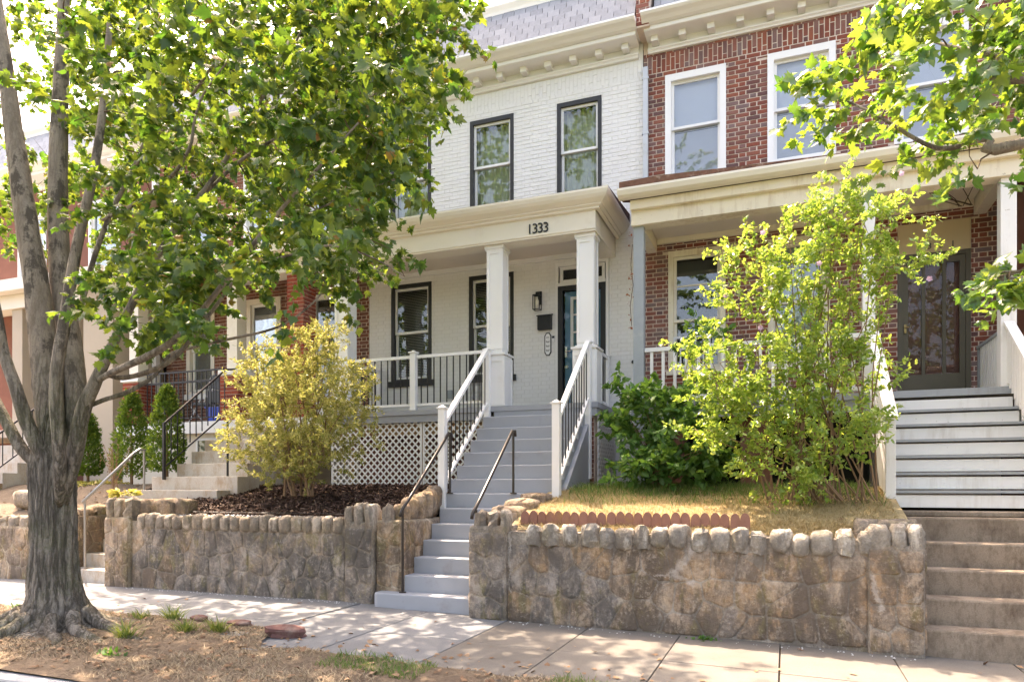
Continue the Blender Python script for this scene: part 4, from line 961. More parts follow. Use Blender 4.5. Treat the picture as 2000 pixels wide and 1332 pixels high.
# porch
pg = bx(X0 + .05, X1, 10.33, WY - .003, 2.58, 2.67).build('porch_floor', M["old_grey"], G)
bx(X0 + .06, 1.1, 10.35, 10.38, 2.42, 2.578).build('rim_board', M["old_grey"], pg)
for i in range(24): bx(X0 + .08 + i * .11, X0 + .185 + i * .11, 10.315, 10.329, 2.60, 2.672 - .002 * (i % 3)).build('floor_board', M["old_grey"], pg)
bx(X0 + .1, 1.1, 11.1, 11.2, 1.2, 2.5).build('foundation_or_shade', M["dark_void"], G)  # dark panel painted as the shade of the open space below the porch
for x in (-1.6, -.4): bx(x - .2, x + .2, 10.5, 10.8, 1.2, 2.4).build('brick_pier', M["brick_brown"], G)
bx(-2.10, -1.95, 10.36, 10.51, 1.3, 5.27).build('porch_post', M["grey_post"], G)
for x, w in ((1.02, .15), (2.57, .17)): bx(x - w / 2, x + w / 2, 10.36, 10.36 + w, 2.67, 5.26).build('porch_post', M["old_white"], G, bev=.006)
pbm = bx(X0 + .07, X1, 10.30, 10.55, 5.262, 5.52).build('porch_beam', M["old_cream"], G)
bx(X0 + .07, X1, 10.22, 10.298, 5.47, 5.60).build('beam_fascia', M["old_cream"], pbm)
gu = MB().prism([(10.02, 5.72), (10.02, 5.69), (10.05, 5.63), (10.10, 5.605), (10.20, 5.605), (10.20, 5.63), (10.11, 5.63), (10.06, 5.66), (10.04, 5.72)], X0 - .08, X1, 'x'); gu.build('gutter', M["cream"], G)
MB().prism([(10.12, 5.61), (10.12, 5.72), (11.64, 6.20), (11.64, 6.12), (10.3, 5.62)], X0 - .05, X1, 'x').build('porch_roof', M["asphalt_roof"], G)
MB().add([(X0 - .06, 10.07, 5.723), (X0 + 3.2, 10.07, 5.723), (X0 + 3.2, 10.07, 5.74), (X0 + 1.6, 10.07, 5.79), (X0 + .5, 10.07, 5.84), (X0 - .06, 10.07, 5.83), (X0 - .06, 10.6, 5.75), (X0 - .06, 10.6, 6.0)], [(0, 1, 2, 3, 4, 5), (0, 5, 7, 6)]).build('rotten_roof_edge', M["rotten"], G)
m = MB(); rr = random.Random(2)
for i in range(60):                                 # ragged shingle ends at the eave
    x = X0 - .06 + i * .083; m.box(x, x + .08, 10.06 + rr.uniform(-.015, .03), 10.3, 5.722 + .004 * (i % 2), 5.735 + .004 * (i % 2) + rr.uniform(0, .02))
m.build('eave_shingles', M["asphalt_roof"], G, kind='stuff')
for xa, xb in ((X0 + .07, X0 + .22), (X1 - .33, X1 - .18)): bx(xa, xb, 10.56, WY - .01, 5.264, 5.50).build('porch_side_beam', M["old_cream"], G)
bx(X0 + .23, X1 - .34, 10.56, WY - .012, 5.47, 5.49).build('porch_ceiling', M["porch_ceiling"], G)
bx(X0 + .23, X1 - .34, WY - .07, WY - .014, 5.38, 5.468).build('ceiling_trim', M["old_cream"], G)
railing(G, (-1.94, 10.42, 2.67), (.94, 10.42, 2.67), .77, .06, 17, M["old_white"], M["old_white"], .042, True, .07, .06)
rl = bx(2.50, 2.56, 10.55, WY - .02, 3.36, 3.40).build('railing', M["old_grey"], G)
bx(2.51, 2.55, WY - .09, WY - .02, 2.67, 3.36).build('rail_post', M["old_grey"], rl)
for i in range(9): bx(2.515, 2.54, 10.62 + i * .1, 10.69 + i * .1, 2.72, 3.36).build('baluster', M["old_white"], rl)
# wooden stairs
for k in range(7):
    y0 = 8.75 + .26 * k; z1 = 1.39 + .2 * k
    if k < 6: bx(1.06, 2.62, y0 - .03, y0 + .25, z1 - .03, z1 + .0).build('stair_tread', M["old_grey"], G)
    bx(1.10 if k else 1.02, 2.60, y0, y0 + .02, z1 - .185, z1 - .052).build('stair_riser', M["old_white"], G)
bx(1.12, 2.6, 8.9, 10.2, 1.15, 1.2).build('stair_shade_slab', M["dark_void"], G)  # dark slab added as painted shade beneath the treads
for xs_ in (1.045, 2.64):
    m = MB().prism([(8.76, 1.2), (8.76, 1.5), (10.34, 2.72), (10.34, 2.3), (9.0, 1.2)], xs_ - .02, xs_ + .02, 'x'); m.build('stair_stringer', M["old_white"], G)
bx(1.02, 1.12, 8.70, 8.80, 1.22, 2.16).build('newel_post', M["old_white"], G, bev=.005)
cp = MB().bar((1.07, 8.66, 2.18), (1.07, 10.38, 3.46), .13, .04).build('railing', M["old_white"], G)
MB().bar((1.07, 8.78, 1.62), (1.07, 10.36, 2.80), .05, .09).build('lower_rail', M["old_white"], cp)
for i in range(11): 
    y = 8.9 + i * .13; z = 2.18 + (y - 8.66) * .744; bx(1.05, 1.09, y, y + .05, z - .55, z - .02).build('baluster', M["old_white"], cp)
bx(2.60, 2.70, 8.60, 8.70, 1.22, 2.12).build('newel_post', M["old_white"], G)
cp = MB().bar((2.57, 8.56, 2.14), (2.57, 10.36, 3.46), .11, .04).build('railing', M["old_white"], G)
for i in range(17):
    y = 8.68 + i * .1; z = 2.14 + (y - 8.56) * .735; bx(2.55, 2.59, y, y + .092, z - .70, z - .02).build('baluster', M["old_white"], cp)
# dry vine on the grey post
mv = MB(); pts = [(-2.11, 10.34, 5.0), (-2.13, 10.33, 4.7), (-2.10, 10.345, 4.4), (-2.14, 10.33, 4.1), (-2.12, 10.34, 3.8)]
mv.tube(pts, .005, 5); vn = mv.build('dead_vine', M["twig"]); tag(vn, 'thin dead vine with red leaves on the grey porch post', 'vine')
m = MB(); rr = random.Random(9)
for i in range(46):
    p = Vector(pts[rr.randrange(5)]) + Vector((rr.uniform(-.05, .03), rr.uniform(-.03, 0), rr.uniform(-.22, .2))); s_ = rr.uniform(.012, .03)
    a = Vector((rr.uniform(-1, 1), rr.uniform(-1, 1), rr.uniform(-1, 1))) * s_; b = Vector((rr.uniform(-1, 1), rr.uniform(-1, 1), rr.uniform(-1, 1))) * s_
    m.add([p, p + a, p + a + b, p + b], [(0, 1, 2, 3)])
m.build('vine_leaves', M["red_vine"], vn, kind='stuff')
mv = MB(); rr = random.Random(4)                     # dead climber under the right end of the porch ceiling
for i in range(7):
    a = Vector((2.35 + rr.uniform(-.1, .1), 11.5, 5.36)); b = Vector((1.6 + rr.uniform(0, .9), 10.6 + rr.uniform(0, .4), 5.44)); mv.tube([a, a.lerp(b, .5) + Vector((rr.uniform(-.1, .1), 0, -.03)), b], .006, 5)
tag(mv.build('dead_climber', M["twig"]), 'dead climber stems under the porch ceiling above the olive door', 'vine')

# ------------------------------------------------------------------ 1335, brown brick behind the tree
A0, A1 = -12.62, -7.47
K = thing('row_house', 'brown brick row house with brick porch piers behind the leafy tree', 'house', (-10, 11.65, 1.3))
ok_ = [(-12.05, -11.27, 3.42, 5.3), (-10.42, -9.55, 3.42, 5.3), (-8.80, -8.02, 2.71, 5.24), (-12.0, -11.2, 6.4, 8.0), (-10.5, -9.6, 6.4, 8.0), (-8.9, -8.1, 6.4, 8.0)]
wall_panel(A0, A1, 1.2, 8.9, WY, ok_).build('wall', M["mortar"], K)
bricks(K, A0, A1, 2.72, 8.5, WY, ok_, M["brick_brown"], lambda x, z: x * .5 + (5 if 3.3 < z < 5.3 else 0), .008, .012)
body(K, A0, A1, M["mortar"])
for o_, b_ in zip(ok_[:2], ('shade', 'shade')): window(K, *o_, WY, M["cream"], M["white"], .10, b_, (.03, .12, M["white"]), .02)
for o_ in ok_[3:]: window(K, *o_, WY, M["white"], M["white"], .08, 'shade', None, .02)
d_ = ring(MB(), -8.79, -8.03, 2.72, 5.23, WY - .02, WY + .06, .1, .1, .4).build('door', M["white"], K)
bx(-8.69, -8.13, WY + .02, WY + .025, 3.1, 5.1).build('pane', M["glass"], d_)
cornice(K, A0, A1, 0, M["cream"], [-12.4 + .46 * i for i in range(11)]); mansard(K, A0, A1, 0, False)
pk = bx(A0 + .1, A1 - .05, 10.32, WY - .003, 2.45, 2.67).build('porch_slab', M["white"], K)
bx(A0 + .12, -9.7, 10.45, 10.6, 1.2, 2.448).build('foundation_or_shade', M["cream"], K)
wb = ring(MB(), -10.55, -9.95, 2.0, 2.36, 10.42, 10.448, .04).box(-10.27, -10.23, 10.425, 10.445, 2.04, 2.32).build('basement_window', M["white"], K)
bx(-10.51, -9.99, 10.435, 10.44, 2.04, 2.32).build('pane', M["glass"], wb)
def brick_pier(x0, x1, y0, y1, z0, z1, mat):
    p = bx(x0 + .008, x1 - .008, y0 + .008, y1 - .008, z0, z1).build('brick_pier', M["mortar"], K)
    z = z0; r = 0
    while z + .0695 <= z1 + .004:
        sx = x0 + (x1 - x0) * (.62 if r % 2 else .36); sy = y0 + (y1 - y0) * (.36 if r % 2 else .62); t = .06
        for a, b in ((x0, sx - .006), (sx + .006, x1)): bx(a, b, y0, y0 + .05, z, z + .058).build('brick', mat, p)
        for a, b in ((y0 + .058, sy - .006), (sy + .006, y1)): bx(x1 - .05, x1, a, b, z, z + .058).build('brick', mat, p)
        z += .0695; r += 1
    return p
brick_pier(-8.38, -8.02, 10.38, 10.74, 2.68, 5.28, M["brick_bright"])
for x in (-12.42, -9.92):
    brick_pier(x, x + .42, 10.38, 10.8, 2.68, 3.52, M["brick_bright"])
    bx(x - .03, x + .45, 10.35, 10.83, 3.522, 3.62).build('pier_cap', M["white"], K, bev=.01)
    bx(x + .09, x + .33, 10.46, 10.70, 3.622, 5.28).build('porch_column', M["cream"], K)
bx(A0 + .05, A1 - .2, 10.34, 10.7, 5.282, 5.60).build('porch_beam', M["cream"], K)
MB().prism([(10.1, 5.605), (10.1, 5.80), (11.64, 6.0), (11.64, 5.605)], A0 + .02, A1 - .17, 'x').build('porch_roof', M["cream"], K)
railing(K, (-11.96, 10.5, 2.67), (-9.95, 10.5, 2.67), 1.0, .1, 17, M["iron"], M["iron"], .016, True, .03, .03)
railing(K, (-11.96, 10.5, 3.46), (-9.95, 10.5, 3.46), .02, .0, 0, M["iron"], M["iron"], .016, True, .02, .02)
hr = MB().tube([(-9.66, 8.86, 2.48), (-9.66, 8.9, 2.52), (-9.66, 10.25, 3.60), (-9.5, 10.4, 3.62)], .02, 8).tube([(-9.66, 8.9, 1.78), (-9.66, 10.3, 2.82)], .014, 6).build('stair_railing', M["iron"], K)
bx(-9.68, -9.64, 8.84, 8.88, 1.55, 2.50).build('rail_post', M["iron"], hr)
for i in range(10):
    y = 9.0 + i * .135; z = 2.52 + (y - 8.9) * .8; bx(-9.667, -9.653, y, y + .014, z - .72, z).build('baluster', M["iron"], hr)
bx(-8.42, -8.40, 8.95, 8.98, 1.5, 2.5).build('rail_post', M["iron"], K)
MB().box(-12.70, -12.58, WY - .32, WY - .22, 1.5, 8.3).build('downspout', M["white"], K)
# chair and bin on that porch
ch = thing('folding_chair', 'grey folding chair with metal arms on the neighbouring porch', 'chair', (-10.75, 11.0, 2.67))
bx(-11.0, -10.5, 10.75, 11.15, 3.06, 3.10).build('seat', M["chair_cloth"], ch)
MB().prism([(11.12, 3.12), (11.16, 3.11), (11.34, 3.72), (11.30, 3.73)], -11.0, -10.5, 'x').build('backrest', M["chair_cloth"], ch)
for x in (-11.05, -10.45):
    MB().tube([(x, 10.72, 2.68), (x, 11.1, 3.32), (x, 10.74, 3.34), (x, 10.72, 3.30)], .013, 6).build('arm', M["plastic_white"], ch)
    MB().tube([(x, 11.2, 2.68), (x, 10.76, 3.05), (x, 11.12, 3.12), (x, 11.33, 3.74)], .013, 6).build('frame', M["plastic_white"], ch)
bn = thing('storage_bin', 'bright blue plastic bin under the folding chair', 'bin', (-10.3, 10.8, 2.67))
MB().prism([(-10.48, 10.62), (-10.02, 10.62), (-10.02, 11.0), (-10.48, 11.0)], 2.675, 2.98, 'z').build('tub', M["plastic_blue"], bn, bev=.02)
ring(MB(), -10.51, -9.99, 2.955, 2.985, 10.59, 11.03, .03, 0, 0).build('rim', M["plastic_blue"], bn)
# ------------------------------------------------------------------ 1337, far left
B0, B1 = -18.2, -12.71
Q = thing('row_house', 'beige row house at the far left behind the tree trunk', 'house', (-15, 11.65, 1.3))
oq = [(-15.0, -14.0, 3.4, 5.3), (-17.4, -16.4, 3.4, 5.3), (-15.0, -14.0, 6.4, 8.0), (-17.4, -16.4, 6.4, 8.0)]
wall_panel(B0, B1, 1.2, 8.9, WY, oq).build('wall', M["far_wall"], Q); body(Q, B0, B1, M["beige"])
for o_ in oq: window(Q, *o_, WY, M["white"], M["white"], .09, 'shade', (.04, .1, M["white"]), .02)
bx(-13.55, B1 - .01, 10.4, WY - .003, 1.2, 5.6).build('porch_side_wall', M["beige"], Q)
MB().prism([(10.1, 5.605), (10.1, 5.85), (11.64, 6.0), (11.64, 5.605)], B0, B1, 'x').build('porch_roof', M["cream"], Q)
bx(B0, -13.56, 10.36, 10.7, 5.30, 5.60).build('porch_beam', M["cream"], Q)
bx(B0, -13.56, 10.3, WY - .003, 2.5, 2.67).build('porch_floor', M["step_pale"], Q)
for x in (-15.6, -13.95): bx(x - .16, x + .16, 10.42, 10.74, 2.671, 5.30).build('porch_column', M["beige"], Q)
bx(-15.4, -13.6, 10.5, 10.6, 1.2, 2.49).build('foundation_or_shade', M["far_wall"], Q)
cornice(Q, B0, B1, 0, M["white"], []); mansard(Q, B0, B1, 0, False)
for k in range(7):
    y0 = 8.5 + .28 * k; bx(-15.35, -13.98, y0, y0 + .28, 1.0, 1.3 + .2 * k).build('step', M["step_pale"] if k > 1 else M["stone_tan"], Q)
hr = MB().tube([(-13.94, 8.6, 2.15), (-13.94, 10.3, 3.5)], .02, 8).tube([(-13.94, 8.6, 1.5), (-13.94, 10.3, 2.85)], .014, 6).build('stair_railing', M["iron"], Q)
for i in range(9):
    y = 8.65 + i * .19; z = 2.15 + (y - 8.6) * .79; bx(-13.947, -13.933, y, y + .014, z - .64 if i else 1.3, z).build('baluster', M["iron"], hr)
# handrail beside the pale steps at left
handrail('thin grey handrail above the pale steps beside the arborvitae', [(-9.9, 8.68, 1.0), (-9.9, 8.68, 2.03)], [(-9.95, 7.62, 1.2), (-9.92, 8.50, 1.98), (-9.91, 8.60, 2.05), (-9.9, 8.70, 2.04)], [(-9.95, 7.66, .2), (-9.95, 7.66, 1.23)], plain("weathered_rail", (.33, .32, .31), .4, .5, .6))

# ------------------------------------------------------------------ 1329, sliver at the right edge
C0, C1 = 2.81, 8.0
U = thing('row_house', 'dark brick row house glimpsed past the white post at the right edge', 'house', (5.4, 11.65, 1.3))
ou = [(3.4, 4.3, 6.42, 8.1), (5.2, 6.1, 6.42, 8.1), (3.4, 4.3, 3.3, 5.26), (5.2, 6.1, 3.3, 5.26)]
wall_panel(C0, C1, 1.2, 9.0, WY, ou).build('wall', M["mortar"], U); body(U, C0, C1, M["mortar"])
bricks(U, C0, C1, 2.72, 8.56, WY, ou, M["brick_brown"], lambda x, z: -x, .008, .012, nmax=60)
for o_ in ou: window(U, *o_, WY, M["white"], M["white"], .09, 'shade', None, .03)
cornice(U, C0, C1, .06, M["white"], [3.0 + .44 * i for i in range(11)]); mansard(U, C0, C1, .06, False)
bx(C0, C1, 10.33, WY - .003, 2.58, 2.67).build('porch_floor', M["old_grey"], U)
bx(C0, C1, 10.30, 10.55, 5.262, 5.60).build('porch_beam', M["old_cream"], U)
MB().prism([(10.12, 5.61), (10.12, 5.72), (11.64, 6.20), (11.64, 5.61)], C0, C1, 'x').build('porch_roof', M["asphalt_roof"], U)
bx(C0, C0 + .12, 10.4, WY - .003, 1.2, 5.26).build('porch_side_wall', M["brick_brown"], U)
bx(C0 + .13, C1, 10.5, 10.6, 1.2, 2.57).build('foundation_or_shade', M["brick_brown"], U)

# ================================================================== PLANTS
def unit(a): return a / np.maximum(np.linalg.norm(a, axis=-1, keepdims=True), 1e-6)
def leaf_tmpl(kind):
    if kind == 'maple':
        h = [(0, 0), (.14, .10), (.34, .06), (.30, .20), (.54, .34), (.36, .42), (.40, .62), (.20, .56), (.15, .74), (0, 1.0)]
        P = h + [(-x, y) for x, y in h[-2:0:-1]]
        V = np.array([(x, y, -.18 * abs(x) - .16 * y * y) for x, y in P]); V = np.vstack([V, [[0, .38, .05]]]); n = len(P)
        return V, [(i, (i + 1) % n, n) for i in range(n)]
    if kind == 'oval':
        V = np.array([(0, 0, 0), (.22, .25, .02), (.26, .55, 0), (0, 1, -.12), (-.26, .55, 0), (-.22, .25, .02), (0, .5, -.05)])
        return V, [(0, 1, 2, 6), (6, 2, 3), (0, 6, 4, 5), (6, 3, 4)]
    if kind == 'lobed':
        V = np.array([(0, 0, 0), (.30, .22, .03), (.20, .42, 0), (.26, .62, -.03), (0, 1, -.15), (-.26, .62, -.03), (-.20, .42, 0), (-.30, .22, .03), (0, .42, -.06)])
        return V, [(i, (i + 1) % 8, 8) for i in range(8)]
    if kind == 'narrow':
        V = np.array([(0, 0, 0), (.17, .4, .02), (0, 1, -.05), (-.17, .4, .02)]); return V, [(0, 1, 2, 3)]
    if kind == 'scale':
        V = np.array([(0, 0, 0), (.16, .3, 0), (.22, .55, .03), (.05, .6, 0), (0, 1, .05), (-.05, .6, 0), (-.22, .55, .03), (-.16, .3, 0)]); return V, [tuple(range(8))]
    V = np.array([(-.5, 0, 0), (.5, 0, 0), (.36, .55, .10), (0, 1, .34), (-.36, .55, .10)]); return V, [(0, 1, 2, 4), (4, 2, 3)]
def frames(pos_, d, nrm, size):
    y = unit(d); z = unit(nrm - y * (nrm * y).sum(-1, keepdims=True)); x = np.cross(y, z)
    return np.stack([x, y, z], 1) * size[:, None, None]                # rows x, y, z
def leaves(name, kind, P, D, Nn, S_, mat, parent, stuff='stuff'):
    T, f = leaf_tmpl(kind); B = frames(P, D, Nn, S_); B[:, 2] *= NR.uniform(-.6, 2.8, (len(P), 1))
    V = P[:, None, :] + np.einsum('vk,nkj->nvj', T, B)
    return np_mesh(name, V, f, mat, parent, stuff, smooth=(kind in ('maple', 'lobed')))
def sprigs(C, dirs, L, per, size, droop=.35, spread=.9, up=.6):
    """C (n,3) sprig origins; leaves set alternately along each sprig"""
    n = len(C); t = (np.arange(per) + .5) / per
    Lr = L * NR.uniform(.6, 1.25, n)
    P = C[:, None, :] + dirs[:, None, :] * (t[None, :, None] * Lr[:, None, None])
    P[:, :, 2] -= droop * (t[None, :] ** 2) * Lr[:, None] * .6
    P = P + NR.normal(0, .05 * L, P.shape)
    s_ = NR.normal(0, 1, (n, per, 3)); D = unit(dirs[:, None, :] * .55 + unit(s_) * spread); D[:, :, 2] -= droop * NR.uniform(.2, 1.2, (n, per)); D = unit(D)
    N_ = NR.normal(0, 1, (n, per, 3)) * (1 - up) ; N_[:, :, 2] += up * 1.4; N_ = unit(N_)
    S_ = size * NR.uniform(.45, 1.4, (n, per))
    return P.reshape(-1, 3), D.reshape(-1, 3), N_.reshape(-1, 3), S_.ravel()
def singles(parent, mat, kind, P, D, Nn, S_, n, name='leaf'):
    """the n leaves that show largest become objects of their own; returns the mask of the rest"""
    px, py, zc = proj(P); ok = (px > 0) & (px < 2000) & (py > 0) & (py < 1332) & (zc > 1)
    sc = np.where(ok, S_ / np.maximum(zc, .5), -1); idx = np.argsort(-sc)[:n]; T, f = leaf_tmpl(kind)
    me = MB().add(T.tolist(), f).mesh(name, mat, smooth=True)
    B = frames(P[idx], D[idx], Nn[idx], S_[idx])
    for k, i in enumerate(idx):
        o = bpy.data.objects.new(name, me); COL.objects.link(o); o.parent = parent
        Mx = Matrix([[B[k][c][r] for c in range(3)] + [P[i][r] - WL[parent.name][r]] for r in range(3)] + [[0, 0, 0, 1]]); o.matrix_local = Mx
    mask = np.ones(len(P), bool); mask[idx] = False; return mask
def inpoly(px, py, poly):
    r = np.zeros(len(px), bool); j = len(poly) - 1
    for i in range(len(poly)):
        xi, yi = poly[i]; xj, yj = poly[j]
        c = ((yi > py) != (yj > py)) & (px < (xj - xi) * (py - yi) / ((yj - yi) + 1e-9) + xi); r ^= c; j = i
    return r
def smooth_path(pts, k=4):
    pts = [Vector(p) for p in pts]; out = []
    for i in range(len(pts) - 1):
        p0, p1, p2, p3 = pts[max(i - 1, 0)], pts[i], pts[i + 1], pts[min(i + 2, len(pts) - 1)]
        for j in range(k):
            t = j / k; out.append(.5 * ((2 * p1) + (p2 - p0) * t + (2 * p0 - 5 * p1 + 4 * p2 - p3) * t * t + (3 * p1 - p0 - 3 * p2 + p3) * t ** 3))
    out.append(pts[-1]); return out
def limb(mbld, px_pts, radii, nodes, n=10, jit=.08):
    """px_pts: (px, py, Y) way points"""
    p = smooth_path([at(*q) if len(q) == 3 else Vector(q[:3]) for q in px_pts]); m = len(p)
    rs = np.interp(np.linspace(0, 1, m), np.linspace(0, 1, len(radii)), radii)
    mbld.tube(p, list(rs), n, True, jit)
    for q, r in zip(p[2:], rs[2:]): nodes.append((q, r))
def connect(mbld, nodes, C, rmax=.012, n=5, maxr=9):
    """grow thin branches from the nearest node to each cluster, nearest clusters first"""
    NP_ = [np.array(q[0]) for q in nodes]; NRd = [q[1] for q in nodes]; base = len(NP_)
    arr = np.array(NP_); d0 = np.min(np.linalg.norm(C[:, None, :] - arr[None, ::2, :], axis=2), axis=1); dirs = np.zeros_like(C)
    buf = np.zeros((len(NP_) + 4 * len(C), 3)); buf[:base] = arr; cnt = base
    for i in np.argsort(d0):
        d = np.linalg.norm(buf[:cnt] - C[i], axis=1); j = int(np.argmin(d)); a = Vector(buf[j]); b = Vector(C[i]); L = (b - a).length
        dirs[i] = np.array((b - a).normalized()) if L > 1e-3 else (0, 0, 1)
        if L < .06: continue
        mid = a.lerp(b, .5) + Vector((R.uniform(-1, 1), R.uniform(-1, 1), R.uniform(-.2, 1))) * L * .12
        r0 = min(NRd[j] * .8 if j < len(NRd) else .012, .005 + .011 * min(L, 1.5))
        mbld.tube([a, mid, b], [r0, r0 * .75, .004], n)
        for t_ in (mid, b): buf[cnt] = t_; cnt += 1; NRd.append(r0 * .6)
    return dirs

# ------------------------------------------------------------------ left street maple
T1 = thing('street_tree', 'large street maple with a many-limbed trunk standing in the planting strip at left', 'tree', (-6.63, 4.8, 0.05))
TY = 4.8
# trunk with root flare
rr = random.Random(21); lob = [(rr.uniform(0, 6.28), rr.uniform(.5, 1)) for _ in range(7)]
prof = [(0, .56), (.04, .47), (.1, .39), (.2, .325), (.35, .275), (.55, .245), (.9, .225), (1.2, .22), (1.45, .225), (1.6, .225), (1.72, .20), (1.85, .15), (2.15, .08)]
nA = 72; vs = []; rows = []
hh = np.linspace(0, 2.1, 64)
cx0, cy0 = -6.63, 4.8
for z in hh:
    r0 = np.interp(z, [p[0] for p in prof], [p[1] for p in prof]); row = []; r0 *= .84
    for k in range(nA):
        t = 2 * math.pi * k / nA
        fl = sum(w * max(0, math.cos(t - a)) ** 10 for a, w in lob) * .55 * math.exp(-z / .13)
        rid = .012 * math.sin(17 * t + 2.2 * math.sin(z * 3 + t)) + .009 * math.sin(29 * t + 4 * math.sin(z * 2.1 + 2 * t)) + .016 * math.sin(3 * t + z * 1.3)
        r = r0 * (1 + fl) + rid * min(1, .5 + z) + rr.uniform(-.004, .004)
        lean = -.03 * z / 2 
        row.append((cx0 + lean + r * math.cos(t), cy0 + r * math.sin(t), .02 + z))
    vs += row
fs = [(i * nA + k, i * nA + (k + 1) % nA, (i + 1) * nA + (k + 1) % nA, (i + 1) * nA + k) for i in range(len(hh) - 1) for k in range(nA)] + [tuple((len(hh) - 1) * nA + k for k in range(nA))]
trunk = MB().add(vs, fs).build('trunk', M["bark_trunk"], T1, smooth=True)
rt = [(-2.75, .95, .09), (-2.35, 1.15, .08), (-1.9, .9, .07), (-1.35, .85, .07), (-.75, .8, .06), (-.25, .95, .07), (.3, .85, .08), (-3.1, .8, .08), (2.4, .7, .07)]
for a, L, r in rt:
    p = []; b = a
    for i in range(6):
        d = .3 + L * i / 5; b += rr.uniform(-.13, .13)
        p.append((cx0 + d * math.cos(b), cy0 + d * math.sin(b), max(.02, strip_z(cx0 + d * math.cos(b), cy0 + d * math.sin(b)) + .055 - .022 * i - (.02 if i == 5 else 0)) + (.08 if i == 0 else 0)))
    MB().tube(smooth_path(p, 3), list(np.linspace(r, .018, 16)), 9, True, .15).build('root', M["bark_trunk"], T1, smooth=True)
nodes = []; L1 = {}
def add_limb(name, pts, radii):
    m = MB(); limb(m, pts, [r * (.67 if k > 1 else (.42, .57)[k]) for k, r in enumerate(radii)], nodes); return m.build('limb', M["bark_limb"], T1, smooth=True)
add_limb('A', [(116, 985, 4.82), (112, 905, 4.85), (98, 800, 4.85), (88, 700, 4.88), (72, 560, 4.92), (50, 420, 4.95), (30, 280, 5.0), (12, 140, 5.05), (-8, 0, 5.1), (-40, -260, 5.3), (-60, -520, 5.4)], [.24, .215, .20, .175, .155, .13, .10, .07, .045])
add_limb('B', [(125, 960, 4.9), (150, 840, 5.0), (142, 700, 5.1), (120, 560, 5.15), (113, 420, 5.2), (115, 260, 5.25), (122, 90, 5.3), (130, -120, 5.4), (160, -400, 5.5)], [.18, .175, .165, .15, .135, .11, .07, .03])
add_limb('C', [(118, 985, 4.75), (117, 905, 4.6), (110, 800, 4.52), (112, 715, 4.52), (126, 630, 4.55), (140, 540, 4.6), (158, 445, 4.66), (182, 340, 4.75), (200, 220, 4.85), (212, 80, 4.95), (225, -80, 5.0), (260, -300, 5.1)], [.115, .095, .085, .08, .075, .07, .062, .055, .045, .03, .015])
add_limb('D', [(122, 985, 4.78), (143, 890, 4.72), (163, 800, 4.72), (188, 742, 4.74), (210, 695, 4.78), (240, 630, 4.85), (275, 560, 4.95), (320, 480, 5.1), (370, 410, 5.25), (430, 330, 5.4), (480, 240, 5.5), (540, 150, 5.6), (600, 40, 5.7)], [.13, .115, .10, .08, .065, .055, .047, .042, .035, .03, .022, .012])
add_limb('D2', [(192, 742, 4.74), (230, 722, 4.68), (290, 695, 4.6), (345, 660, 4.55), (400, 600, 4.55), (470, 510, 4.6), (540, 420, 4.7), (620, 330, 4.8), (700, 240, 4.9)], [.065, .055, .048, .042, .035, .03, .024, .018, .01])
add_limb('D3', [(205, 730, 4.75), (240, 738, 4.8), (300, 722, 4.85), (350, 690, 4.9), (420, 600, 5.0), (480, 520, 5.1), (560, 440, 5.2)], [.05, .042, .036, .03, .025, .018, .01])
add_limb('E', [(160, 800, 4.74), (200, 782, 4.85), (250, 765, 5.0), (300, 735, 5.2), (330, 695, 5.35), (370, 680, 5.5), (450, 662, 5.7), (540, 640, 5.9), (600, 602, 6.05), (640, 560, 6.2), (700, 500, 6.3)], [.045, .038, .034, .03, .027, .024, .021, .018, .015, .012, .007])
add_limb('F', [(112, 985, 4.8), (88, 905, 4.70), (55, 832, 4.60), (30, 755, 4.52), (8, 690, 4.5), (-8, 600, 4.45), (-40, 450, 4.4), (-90, 250, 4.3), (-150, 0, 4.2)], [.13, .11, .095, .082, .072, .06, .045, .03, .02])
add_limb('G', [(112, 1000, 4.82), (88, 925, 4.8), (45, 880, 4.72), (10, 820, 4.7), (-30, 740, 4.7), (-90, 620, 4.7), (-160, 400, 4.7)], [.12, .10, .085, .07, .05, .02])
add_limb('H', [(118, 715, 5.05), (140, 650, 5.2), (160, 590, 5.35), (185, 500, 5.5), (215, 420, 5.6), (260, 330, 5.75), (300, 240, 5.9), (345, 130, 6.0), (385, 40, 6.1), (440, -120, 6.2)], [.055, .05, .045, .04, .037, .034, .03, .024, .018, .01])
add_limb('I', [(260, 330, 5.75), (310, 265, 5.7), (365, 200, 5.6), (420, 120, 5.5), (450, 60, 5.4), (500, -60, 5.3)], [.03, .027, .024, .02, .015, .008])
add_limb('J', [(182, 340, 4.75), (160, 420, 4.7), (150, 430, 4.7)], [.02, .02, .01])
add_limb('K', [(200, 430, 5.3), (260, 400, 5.2), (330, 350, 5.0), (370, 290, 4.9), (380, 235, 4.9), (400, 180, 4.9), (470, 90, 4.8)], [.034, .03, .026, .022, .018, .014, .008])
add_limb('L', [(370, 410, 5.25), (440, 340, 5.5), (490, 300, 5.7), (560, 260, 6.0), (640, 230, 6.2), (740, 180, 6.5), (830, 120, 6.7)], [.032, .028, .024, .02, .016, .012, .006])
add_limb('M', [(480, 520, 5.1), (560, 500, 5.0), (640, 480, 4.9), (720, 500, 4.8), (790, 540, 4.7)], [.02, .017, .013, .01, .005])
add_limb('N', [(560, 440, 5.2), (640, 400, 5.4), (720, 370, 5.6), (800, 340, 5.8), (850, 330, 5.9)], [.02, .016, .013, .01, .005])
